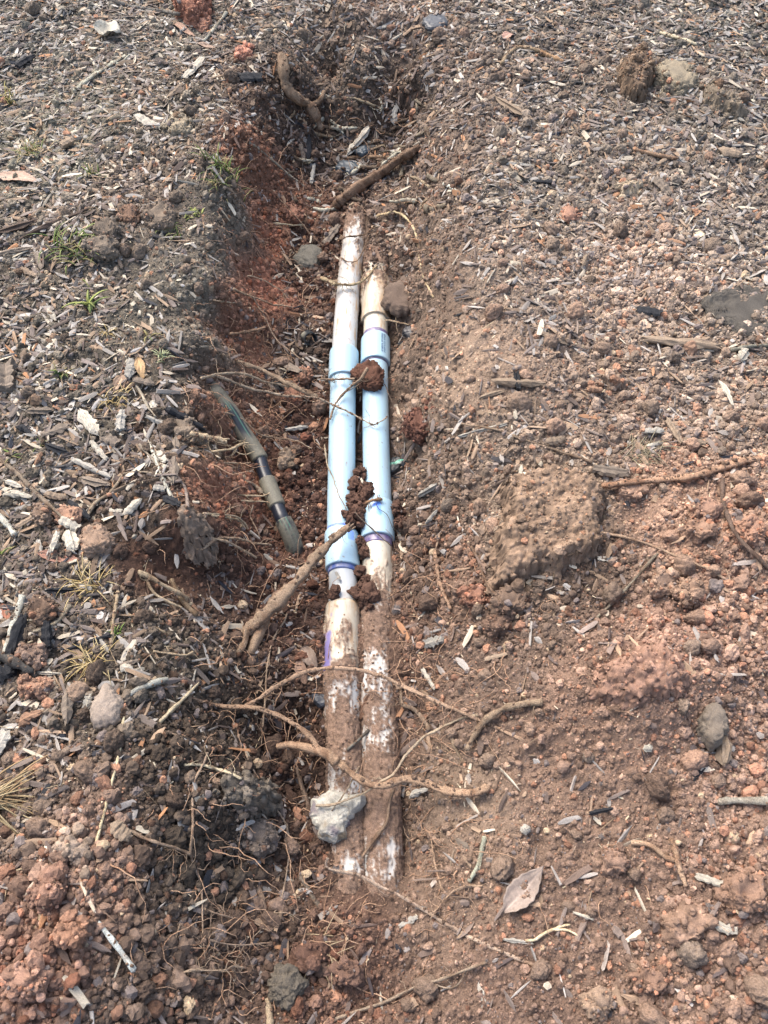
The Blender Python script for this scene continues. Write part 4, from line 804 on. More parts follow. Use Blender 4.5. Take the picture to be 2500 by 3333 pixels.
 ("thin_root","root","drooping root beside the leaves in the near trench",[(938,1967),(930,2010),(900,2060),(882,2102),(870,2160),(867,2215),(860,2330),(851,2430)],.0024,.0014,(164,132,108),59,dict(lets=12)),
 ("thin_root","root","thin root slanting up into the fork of the broken branch",[(700,2112),(760,2085),(815,2055),(890,1985,-.15),(960,1925,-.14)],.0026,.0014,(160,124,98),60,dict(lets=5)),
 ("twig","twig","pale mottled twig leaning across the near bank's edge",[(648,2223),(600,2272),(560,2310),(520,2352)],.0026,.0034,(186,162,130),61,dict(jit=1)),
 ("twig","twig","grey stick with a broken pale tip behind the wedge shaped rock",[(414,2268),(450,2245),(500,2225),(546,2211)],.0052,.0046,(150,148,146),62,dict(jit=.6,rough=.04)),
 ("grass_stalk","stalk","long pale straw stalk standing from the grey stick down the near bank",[(405,2272),(400,2350),(388,2450),(360,2560),(330,2680),(308,2765)],.0030,.0022,(214,188,144),63,dict(jit=.8,rough=.03)),
 ("twig","twig","long brown twig with side shoots lying by the shredded bark knot",[(452,1861),(500,1885),(595,1936),(622,1965)],.0038,.0050,(170,142,112),64,dict(lets=4,extra=[([(470,1870),(500,1930),(560,1965),(590,1975)],.003,.0024)])),
 ("twig","twig","thick splintered twig end beside the long brown twig",[(560,1890),(580,1930),(600,1965),(640,2000)],.0055,.0065,(140,112,86),65,dict(rough=.08)),
 ("thin_root","root","small root arching at the yellow grass by the charcoal sliver",[(500,2120),(540,2125),(600,2135),(628,2120)],.0028,.0024,(178,148,116),66,dict(lets=8)),
 ("thin_root","root","gnarled pale root standing in the tangle above the dry straw",[(385,1925),(370,2010),(366,2060),(362,2110)],.0042,.003,(170,140,108),67,dict(lets=14,extra=[([(420,2000),(480,2030),(540,2060)],.0024,.0016)])),
 ("twig","twig","long straight brown twig lying from the yard's edge to the orange tan clod",[(-20,1480),(60,1545),(113,1600),(205,1686)],.0055,.0045,(134,112,96),68,dict(jit=.8,rough=.04)),
 ("twig","twig","curved grey root stick below the crossed pale sticks",[(400,1510),(400,1545),(362,1598),(310,1640),(278,1690)],.0032,.0045,(150,126,104),69,dict(extra=[([(402,1540),(460,1536),(520,1542)],.0022,.0016)])),
 ("twig","twig","white weathered stick, the thickest of the crossed ones by the bank plank",[(486,1440),(510,1500),(535,1570),(566,1630)],.0048,.0042,(196,186,174),70,dict(jit=.6,rough=.04)),
 ("twig","twig","purplish brown stick bending down beside the white weathered one",[(503,1403),(530,1470),(575,1550),(602,1590),(612,1652)],.0038,.0032,(128,108,104),71,dict(jit=1)),
 ("twig","twig","thin grey stick crossing under the white weathered one",[(455,1448),(500,1500),(560,1568)],.0032,.0028,(140,122,108),72,dict(jit=.8)),
 ("twig","twig","slim grey twig pointing at the charred stick",[(446,1256),(470,1300),(485,1330),(507,1356)],.0034,.0030,(170,152,134),73,dict(jit=.8)),
 ("twig","twig","pale blunt stick at the yard's edge among the wood chunks",[(-20,1665),(20,1705),(46,1740)],.0058,.0052,(196,190,182),74,dict(jit=.5,rough=.03)),
 ("twig","twig","straight pale grey stick beside the black bark at the yard's edge",[(74,1940),(52,2010),(30,2080),(10,2145)],.0062,.0056,(178,174,168),75,dict(jit=.4,rough=.03)),
 ("twig","twig","bent grey stick by the upright charcoal block",[(228,1972),(190,2020),(150,2045),(108,2056)],.0042,.0032,(150,132,112),76,dict(jit=1)),
 ("twig","twig","black charred branch lying over the black bark",[(-20,2128),(40,2150),(90,2180),(118,2205)],.011,.007,(70,66,68),77,dict(jit=1,rough=.06)),
 ("twig","twig","pale grey lichen stick on the far mulch above the grey leaf",[(350,-5),(430,22),(500,32),(585,46)],.0055,.0045,(124,116,114),78,dict(jit=.8)),
 ("twig","twig","pale stick pointing at the large red clay clod",[(737,42),(705,85),(664,134)],.0062,.005,(168,160,148),79,dict(jit=.6)),
 ("twig","twig","forked grey stick in the far mulch below the grey leaf",[(241,296),(300,250),(360,212),(408,182)],.0058,.0042,(160,154,142),80,dict(jit=.8,extra=[([(370,208),(395,205),(420,180)],.004,.003)])),
 ("twig","twig","thin stick at the far yard's corner beyond the dark clod",[(2150,106),(2200,122),(2266,144)],.006,.005,(186,168,140),81,dict(jit=.6)),
 ("twig","twig","curved black twig in front of the big dark clod",[(1695,290),(1740,272),(1808,264),(1880,268),(1924,276)],.004,.0032,(84,80,84),82,dict(jit=.6)),
 ("twig","twig","curved peeling root on the far yard beside the brown leaf",[(1634,206),(1660,170),(1702,154),(1777,170)],.008,.006,(164,132,100),83,dict()),
 ("twig","twig","short orange stick near the curved peeling root",[(1762,172),(1795,186),(1832,201)],.008,.006,(190,138,88),84,dict(jit=.5)),
 ("twig","twig","small white stick on the trench's gentle edge",[(1444,598),(1470,612),(1493,626)],.0042,.0038,(210,206,196),85,dict(jit=.3)),
 ("twig","twig","red brown stick on the far soil left of the black bark curl",[(2068,488),(2130,503),(2202,517)],.0062,.0055,(154,116,90),86,dict(jit=.5)),
 ("twig","twig","grey stick reaching in from the yard's edge by the damp bark sheet",[(2378,1142),(2440,1128),(2520,1122)],.007,.0055,(132,124,112),87,dict(jit=.5)),
 ("twig","twig","smooth grey stick lying at the yard's edge on bare red soil",[(2335,2613),(2400,2608),(2530,2612)],.0062,.0065,(150,138,128),88,dict(jit=.5,rough=.03)),
 ("twig","twig","mottled grey twig standing out of the slope near the fallen leaf",[(1578,2725),(1565,2780),(1550,2830),(1527,2868)],.0036,.0028,(158,156,138),89,dict(jit=.8,extra=[([(1572,2760),(1560,2830)],.002,.0015)])),
 ("thin_root","root","long thin root crossing the crumbly yard above the slab",[(1500,1380),(1619,1400),(1700,1428),(1800,1462),(1928,1502)],.0024,.003,(140,112,92),90,dict(lets=8)),
 ("thin_root","root","tangled root at the foot of the gentle slope beside the crusted pipe",[(1305,2240),(1310,2290),(1350,2310),(1385,2350),(1395,2375)],.003,.0045,(150,120,98),91,dict(lets=16)),
 ("thin_root","root","root hanging from the long arching root down to the slope",[(1465,2375),(1480,2430),(1500,2470),(1522,2520)],.004,.0032,(152,122,98),92,dict(lets=6)),
 ("thin_root","root","thread of root draped over the near crusted pipe",[(1280,2570,-.15),(1268,2620,-.155),(1255,2680,-.16),(1220,2730,-.16),(1180,2790,-.17)],.002,.0028,(128,98,78),93,dict(smooth=3,lets=3)),
 ("branched_root","root","whiskery root fan on the red slope beside the crusted pipe",[(1440,2900),(1420,2830),(1408,2760),(1395,2720),(1330,2740)],.002,.0012,(176,136,108),94,dict(lets=26)),
 ("branched_root","root","second whiskery root fan lower on the same red slope",[(1570,2885),(1500,2890),(1450,2925),(1400,2990)],.0018,.001,(176,136,108),95,dict(lets=24)),
 ("twig","twig","pale gleaming stick lying in the near heap by the tan chip",[(320,3000),(350,3040),(385,3085),(436,3158)],.0034,.0068,(186,190,196),96,dict(jit=.4,rough=.03)),
 ("thin_root","root","short pale root near the clod on the dark hollow's edge",[(600,2492),(650,2490),(720,2508),(785,2535)],.003,.0026,(190,168,136),97,dict(lets=3)),
 ("twig","twig","stick leaning in the dark pocket beyond the near pipe ends",[(975,2855),(1000,2890),(1022,2930),(1040,2955)],.0048,.0040,(124,104,92),98,dict(jit=.4)),
 ("thin_root","root","dark root standing in the black hollow beside the white rock",[(966,2500),(980,2550),(996,2600),(1008,2640)],.0055,.0045,(104,80,68),99,dict(lets=6)),
 ("twig","twig","charred thin twig at the crusted pipes below the arching root",[(1130,2440),(1165,2410),(1200,2375)],.004,.0032,(104,98,94),100,dict(jit=.5)),
 ("stake","stake","pale pointed splinter standing upright by the grey clay ball",[(872,3250),(876,3290),(880,3340)],.005,.008,(176,146,116),101,dict(jit=.4)),
 ("thin_root","root","thin brown root lying on the far trench floor under the pale split chip",[(1130,512),(1200,510),(1290,512)],.0055,.005,(150,112,82),102,dict(jit=.8)),
 ("thin_root","root","long bare root stretched over the left mulch below the green plant",[(385,1160),(440,1150),(500,1100),(530,1078)],.0028,.002,(150,124,104),103,dict(lets=4)),
]
for n_, cat, lb, pp, r0, r1, c_, sd, kw in ROOTS:
    root(n_, cat, lb.replace(" left ", " near "), pp, r0, r1, c_, sd, **kw)
# ------------------------------------------------------------------ leaves
def leaf(label, u0, v0, u1, v1, wpx, col, seed, curl=.25, shape=1.0, up=.004, name="fallen_leaf"):
    x0, y0, z0 = gz(u0, v0); x1, y1, z1 = gz(u1, v1); a = np.array([x0, y0, z0+up]); b = np.array([x1, y1, z1+up])
    L_ = np.linalg.norm(b-a); d = (b-a)/L_; xm, ym = (a+b)[:2]/2; n = gnorm(np.array([xm]), np.array([ym]))[0]
    s_ = np.cross(n, d); s_ /= np.linalg.norm(s_); n = np.cross(d, s_)
    zc = np.linalg.norm(np.array([xm, ym, z0])-[0, 0, CAM_H]); W = wpx/FPX*zc
    g = np.random.default_rng(seed); nu, nv = 26, 13; V = []; Cc = []
    for k, off in enumerate((0, -.0007)):
        for i in range(nu):
            t_ = i/(nu-1); w_ = (math.sin(math.pi*t_**.85))**(.75*shape)*W/2 + .0003
            for j in range(nv):
                q = 2*j/(nv-1)-1
                h = curl*W*(q*q*.55*math.sin(math.pi*t_+.4) + .35*math.sin(2.2*math.pi*t_+seed)) - (.0006 if abs(q) < .08 else 0)
                h += .0012*math.sin(q*9+t_*14+seed)*.6
                wv = 1 + .06*math.sin(t_*40+seed)
                V.append(a + d*L_*t_ + s_*q*w_*wv + n*(h+off)); m_ = abs(q) < .09
                Cc.append(np.array(col)*(1.35 if m_ else 1)*(1 + .12*math.sin(t_*55 - abs(q)*6)*(0.5)))
    V = np.array(V); idx = np.arange(nu*nv).reshape(nu, nv); A = idx[:-1, :-1].ravel(); B = idx[1:, :-1].ravel(); Cq = idx[1:, 1:].ravel(); D = idx[:-1, 1:].ravel()
    F = np.concatenate([np.stack([A, B, Cq, D], 1), np.stack([D, Cq, B, A], 1) + nu*nv])
    bd = np.concatenate([idx[:, 0], idx[-1, 1:], idx[::-1, -1][1:], idx[0, ::-1][1:]]); m = nu*nv
    F = np.concatenate([F, np.stack([bd[:-1], bd[:-1]+m, bd[1:]+m, bd[1:]], 1)])
    Cc = np.clip(np.array(Cc)*(1+.2*fbm3(V*110, seed, 3))[:, None], 0, 1); Cc = mixc(Cc, np.array([.1, .06, .04]), sst(n3(V*330, seed+2), .55, .8)*.7)
    c0 = V.mean(0); o = link(name, mesh_np(name, V-c0, F, Cc), M_LEAF); o.location = c0
    return tag(o, label, "leaf")
LB = lin((150,118,96))*.8
leaf("large pinkish grey pointed leaf lying alone on the near slope", 1640,2975,1768,2822,76,lin((150,136,126))*.85,1,.45,1.5,.010)
leaf("greyish cream curled leaf standing out on the far dark mulch", 315,110,396,118,62,lin((196,190,174))*.85,2,.5,.6,.012)
leaf("brown leaf at the yard's edge behind the long green tuft", -10,572,125,592,42,lin((172,146,128))*.85,3)
leaf("tan upright leaf beside the grey bark strip near the bank", 452,1172,470,1242,30,lin((176,146,108))*.85,4,.3,1,.01)
leaf("dull brown leaf just below the grey bark strip", 405,1212,378,1302,38,lin((138,116,98))*.85,5)
leaf("small rounded brown leaf among the pale straw", 178,1318,236,1336,44,lin((152,118,96))*.85,6,.4,.5)
leaf("small rust coloured leaf above the rounded brown one", 228,1272,268,1258,20,lin((132,86,64))*.85,7)
leaf("reddish forked leaf beside the rounded tan clod", 126,1805,262,1827,38,lin((150,112,96))*.85,8)
leaf("dark red leaf standing behind the straight pale grey stick", 8,1968,38,2030,22,lin((146,98,78))*.85,9)
leaf("grey brown leaf standing up beside the crusted pipe", 985,2112,1030,2182,46,lin((122,106,94))*.85,10,.3,.9,.012)
leaf("second grey leaf leaning below the first beside the crusted pipe", 972,2150,995,2235,36,lin((134,110,94))*.85,11,.3,.9,.01)
leaf("long brown leaf on the far mulch near the orange pebble", 556,72,636,122,20,lin((158,128,110))*.85,12)
leaf("small flat brown leaf above the far grass", 640,146,704,160,20,lin((146,124,108))*.85,13)
leaf("pale brown leaf on the far yard by the curved peeling root", 1682,214,1742,196,30,lin((166,138,118))*.85,14)
leaf("creamy leaf on the far yard near its edge", 2232,778,2292,764,34,lin((214,196,164))*.85,15,.4,.6)
leaf("pinkish leaf on the far yard by the black scraps", 1634,130,1668,112,26,lin((176,140,124))*.85,16,.3,.6)
leaf("small brown leaf on the grey bank near its rim", 630,990,648,960,18,lin((140,112,96))*.85,17)
leaf("dull leaf caught on the slope beside the arching root", 1385,2310,1415,2290,26,lin((150,116,92))*.85,18)
leaf("narrow brown leaf bent over the near crusted pipe", 1172,2345,1200,2262,17,lin((112,84,66))*.85,19,.3)
leaf("thin pale leaf lying on the broad clay below the slab", 1905,1790,1950,1783,10,lin((178,146,116))*.85,20)

# ------------------------------------------------------------------ grass and weeds
def tuft(name, label, u, v, spread, n, lenpx, cols, seed, width=.0022, flat=.5, bias=(0, 0)):
    x, y, z = gz(u, v); g = np.random.default_rng(seed); width *= 1.45; V = []; F = []; Cc = []; k = 0
    zc = math.dist((x, y, z), (0, 0, CAM_H)); L0 = lenpx/FPX*zc; sp = spread/FPX*zc
    for b in range(n):
        bx, by = x + g.normal()*sp*.35, y + g.normal()*sp*.25; bz = float(gh(np.array([bx]), np.array([by]))[0]) - .003
        a = g.uniform(0, 6.28); d = np.array([math.cos(a)+bias[0], math.sin(a)+bias[1], 0]); d /= np.linalg.norm(d)+1e-6
        L_ = L0*g.uniform(.5, 1.1); rise = g.uniform(.25, 1)*(1-flat) + .12; w_ = width*g.uniform(.6, 1.2); side = np.array([-d[1], d[0], 0]); m = 9
        c = np.array(cols[g.integers(len(cols))])*g.uniform(.8, 1.2); p = np.array([bx, by, bz]); st = L_/m; el = math.pi/2*rise+.4
        for i in range(m+1):
            t_ = i/m; ww = w_*(1-t_**2.2)+.0002
            V += [p - side*ww/2, p + side*ww/2, p + np.array([0, 0, -.0003])]; cc = c*(1-.2*t_) + np.array([.25, .2, .1])*(.35*t_**3); Cc += [cc, cc, cc*.9]
            if i: q = k + 3*i; F += [(q-3, q-2, q+1, q), (q-2, q-1, q+2, q+1), (q-1, q-3, q, q+2)]
            e = el - (el+.5)*t_**1.1; p = p + (d*math.cos(e) + np.array([0, 0, math.sin(e)]))*st
            hh = float(gh(np.array([p[0]]), np.array([p[1]]))[0]); p[2] = max(p[2], hh+.001)
        k += 3*(m+1)
    V = np.array(V); c0 = np.array([x, y, z]); o = link(name, mesh_np(name, V-c0, np.array(F), np.clip(np.array(Cc), 0, 1)), M_GRASS); o.location = c0
    return tag(o, label, "grass" if "plant" not in name else "plant")
GR = [lin((112,136,68))*.8, lin((138,152,92))*.85, lin((88,112,56))*.8, lin((160,150,104))*.8]; ST = [lin((206,186,140))*.85, lin((184,160,110))*.85]
tuft("grass_tuft", "long flattened green grass tuft under the flat hanging clod", 225,815,130,55,95,GR,1,.0032,.75,(.7,.2))
tuft("grass_tuft", "upright green grass tuft nearest the trench's far rim", 735,550,70,55,75,GR+ST[:1],2,.0024,.2)
tuft("grass_tuft", "sparse green grass below the tuft on the far rim", 712,600,24,30,55,GR+ST[:1],3,.002,.3)
tuft("grass_tuft", "small green grass sprouts above the grey clod", 305,572,40,18,50,GR+ST[:1],4,.0024,.4)
tuft("grass_tuft", "pale bleached grass tuft on the far mulch", 113,497,50,46,60,ST+GR[1:2],5,.002,.4)
tuft("grass_tuft", "thin yellow green sprouts at the yard's edge", 22,325,30,14,60,[lin((190,180,110))*.8],6,.0024,.3)
tuft("weed_plant", "broad leaved green plant with drooping tips on the grey bank", 296,998,14,9,95,[lin((150,160,92))*.85, lin((128,146,84))*.85],7,.0075,.45,(.25,-.5))
tuft("dry_grass", "dry cream seed head at the green plant's drooping tip", 352,1085,14,16,45,ST,8,.002,.5,(.3,-.8))
tuft("grass_tuft", "two blade green sprout by the bank twig", 484,1098,6,4,60,GR,9,.004,.6,(.8,.2))
tuft("grass_tuft", "pale whitish green tuft close to the bank rim", 533,1165,22,18,45,[lin((196,204,160))*.85],10,.0022,.35)
tuft("grass_tuft", "small star shaped green tuft in the wood mulch", 200,1225,20,14,50,GR,11,.003,.45)
tuft("grass_tuft", "few green blades at the yard's edge by the red crumbs", 38,1490,16,7,55,GR,12,.0035,.5)
tuft("grass_tuft", "tiny green blade beside the charcoal piece in the mulch", 128,1460,8,5,40,GR,13,.003,.5)
tuft("grass_tuft", "grey green seedlings along the bank behind the brown clod", 560,735,60,26,40,GR+ST[:1],14,.002,.4)
tuft("grass_tuft", "low seedlings with round leaves near the far rim", 628,694,40,22,22,[lin((176,184,110))*.85],15,.004,.5)
tuft("dry_grass", "ragged nest of pale straw curled by the dark charcoal", 300,1905,70,46,95,ST,16,.0018,.75)
tuft("dry_grass", "spray of yellow straw above the wedge shaped rock", 300,2160,60,60,80,ST,17,.0016,.7)
tuft("dry_grass", "bundle of pale dry grass at the near yard's edge", -30,2610,60,40,170,[lin((190,172,136))*.8, lin((160,136,104))*.8],18,.0026,.85,(1.6,0))
tuft("dry_grass", "pale fibre tuft in the middle of the straw mulch", 370,1310,60,34,60,ST,19,.002,.6)
tuft("dry_grass", "grey straw spray behind the thick buried root", 2090,1478,80,60,80,[lin((150,140,120))*.8, lin((170,156,128))*.8],20,.0016,.75,(1,0))
tuft("grass_tuft", "green shoot in the tangle of pale roots", 378,2065,16,8,40,GR,21,.003,.6)
tuft("grass_tuft", "bright green sprig at the yard's edge below the pale blunt stick", 10,1805,14,7,55,GR,22,.0035,.5)
tuft("dry_grass", "wiry pale rootlets above the bright grey clay ball", 1050,3085,60,14,110,[lin((196,176,144))*.8],23,.0014,.7,(.7,-.3))

# ------------------------------------------------------------------ plastic odds and ends
def offcut():
    x, y, z = gz(1005, 1105); V = []; n = 40; ro, ri, L_ = .0165, .0145, .034; F = []
    prof = [(-L_/2, ro), (L_/2, ro), (L_/2, ri), (-L_/2, ri)]
    for i in range(n):
        a = 6.28318*i/n
        for (q, r) in prof:
            cut = .012*max(0, math.sin(a))*(1 if q < 0 else 0); V.append((r*math.cos(a), r*math.sin(a), q + cut))
    for i in range(n):
        for j in range(4): F.append((4*i+j, 4*((i+1) % n)+j, 4*((i+1) % n)+(j+1) % 4, 4*i+(j+1) % 4))
    V = np.array(V); k = sst(fbm3(V*90, 4, 3), -.1, .3)*(V[:, 2] < .005); c = mixc(np.tile([.022, .028, .034], (len(V), 1)), np.array([.26, .25, .20]), k)
    o = link("pipe_offcut", mesh_np("pipe_offcut", V, np.array(F), np.hstack([c, k[:, None]*.6]), smooth=False), M_PVC)
    o.location = (x, y, z+.008); o.rotation_euler = (R(62), R(8), R(24)); tag(o, "short open black plastic pipe offcut dusted with grey soil", "pipe offcut")
offcut()
def scrap(label, poly, h, c, seed, stripe=False):
    p_ = np.array(poly, float); x, y, z = gz(*p_.mean(0))
    o = outline_lump("plastic_scrap", M_PVC, c, poly, z+.004, h, seed, sub=5, crumb=.0012, flat=.5, colvar=.4)
    me = o.data; n = len(me.vertices); a = np.empty(n*4, np.float32); me.color_attributes["Col"].data.foreach_get("color", a); a = a.reshape(-1, 4); a[:, 3] = .15
    if stripe:
        co = np.empty(n*3, np.float32); me.vertices.foreach_get("co", co); co = co.reshape(-1, 3); m = np.abs(co[:, 1] - .35*co[:, 0] - .006) < .0022; a[m, :3] = (.10, .36, .26)
    me.color_attributes["Col"].data.foreach_set("color", a.ravel()); tag(o, label, "plastic scrap")
scrap("torn black plastic scrap with a green stripe beside the new pipe", [(1266,1500),(1290,1488),(1310,1500),(1338,1512),(1330,1524),(1300,1520),(1290,1540),(1272,1545),(1262,1525)], .014, [.015,.02,.024], 5, True)
scrap("dark slate scrap lying at the back of the trench under the pale chip", [(1098,530),(1140,528),(1172,545),(1150,565),(1112,560)], .012, [.03,.045,.06], 6)
scrap("small black scrap behind the pale split chip", [(1160,480),(1195,478),(1198,500),(1165,502)], .01, [.03,.045,.06], 7)
scrap("black lump under the short twig by the stained socket", [(1315,1065),(1345,1062),(1365,1085),(1345,1105),(1322,1095)], .012, [.03,.03,.035], 8)
scrap("slate dark flake against the crusted pipe below the grey leaves", [(1015,2255),(1040,2265),(1075,2290),(1070,2300),(1035,2295),(1018,2280)], .01, [.03,.035,.045], 9)
scrap("dark scrap on the far yard by the pinkish leaf", [(1380,60),(1430,50),(1450,85),(1410,100)], .012, [.04,.045,.055], 10)

# ------------------------------------------------------------------ wood chips
def chip_mesh(seed, rings, sides, ragged, name="wood_chip"):
    g = np.random.default_rng(seed); th = np.linspace(0, 2*math.pi, sides, endpoint=False)
    prof = 1 + .22*g.normal(size=sides); prof = np.clip(prof, .45, 1.5); prof[::2] *= .82; bend = g.normal()*.10; tw = g.normal()*.5; V = []
    tip0, tip1 = g.uniform(.45, 1.0, 2)*(1 if g.random() < .75 else .4)
    step_ = [g.uniform(.05, .5) if rings > 4 and g.random() < .5 else 0 for _ in range(sides)]
    for i in range(rings):
        t_ = i/(rings-1)*2-1; e = min(1, tip0 + (1-tip0)*min(1, (1+t_)*2.2)) if t_ < 0 else min(1, tip1 + (1-tip1)*min(1, (1-t_)*2.2))
        e *= 1 + .12*g.normal()*(rings > 4)
        for j in range(sides):
            rr = prof[j]*e*(1 + .10*g.normal()); a = th[j] + tw*t_*.4
            x = t_*.5; 
            if i in (0, rings-1): x += np.sign(t_)*ragged*g.uniform(-1, .6)
            if t_ > .3 and step_[j] > 0: rr *= 1-step_[j]*min(1, (t_-.3)*3)
            V.append((x, .5*rr*math.cos(a) + bend*(t_*t_), .5*rr*math.sin(a)))
    V = np.array(V); a = (np.arange(rings-1)[:, None]*sides + np.arange(sides)).ravel(); b = (np.arange(rings-1)[:, None]*sides + (np.arange(sides)+1) % sides).ravel()
    F = np.stack([a, b, b+sides, a+sides], 1); k = len(V); V = np.vstack([V, V[:sides].mean(0), V[-sides:].mean(0)]); j = np.arange(sides)
    G = np.concatenate([np.stack([np.full(sides, k), (j+1) % sides, j], 1), np.stack([np.full(sides, k+1), (rings-1)*sides+j, (rings-1)*sides+(j+1) % sides], 1)])
    return V, F, G
CHIPS = []
for s_ in range(14):
    V, F, G = chip_mesh(s_, 12, 10, .11); sh = 1 + .22*n2(V[:, 1]*9 + s_*3, V[:, 2]*9 + V[:, 0]*1.2)
    me = mesh_np("wood_chip", V, [F, G], np.tile(sh[:, None], (1, 3))*.95, smooth=False); me.materials.append(M_CHIP); CHIPS.append(me)
from mathutils import Matrix, Vector
def frame(d, n):
    d = np.array(d)/np.linalg.norm(d); s = np.cross(n, d); s /= np.linalg.norm(s); n = np.cross(d, s)
    return Matrix(((d[0], s[0], n[0]), (d[1], s[1], n[1]), (d[2], s[2], n[2])))
def put_chip(a, b, w_, th_, col, variant, name="wood_chip", lift=0.0):
    a = np.array(a); b = np.array(b); L_ = np.linalg.norm(b-a); d = b-a; m = (a+b)/2
    n = gnorm(np.array([m[0]]), np.array([m[1]]))[0]
    o = bpy.data.objects.new(name, CHIPS[variant % len(CHIPS)]); C.objects.link(o)
    o.matrix_world = Matrix.Translation(Vector(m + n*lift)) @ frame(d, n).to_4x4() @ Matrix.Diagonal((L_, w_, th_, 1))
    o.color = (*[float(min(1, q)) for q in col], 1); return o
COLN = {"pale cream": (200,188,166), "bleached grey": (178,170,156), "tan": (160,134,106), "weathered grey brown": (138,120,102), "dark brown": (100,80,66), "charred black": (46,48,54), "orange brown": (160,116,82)}
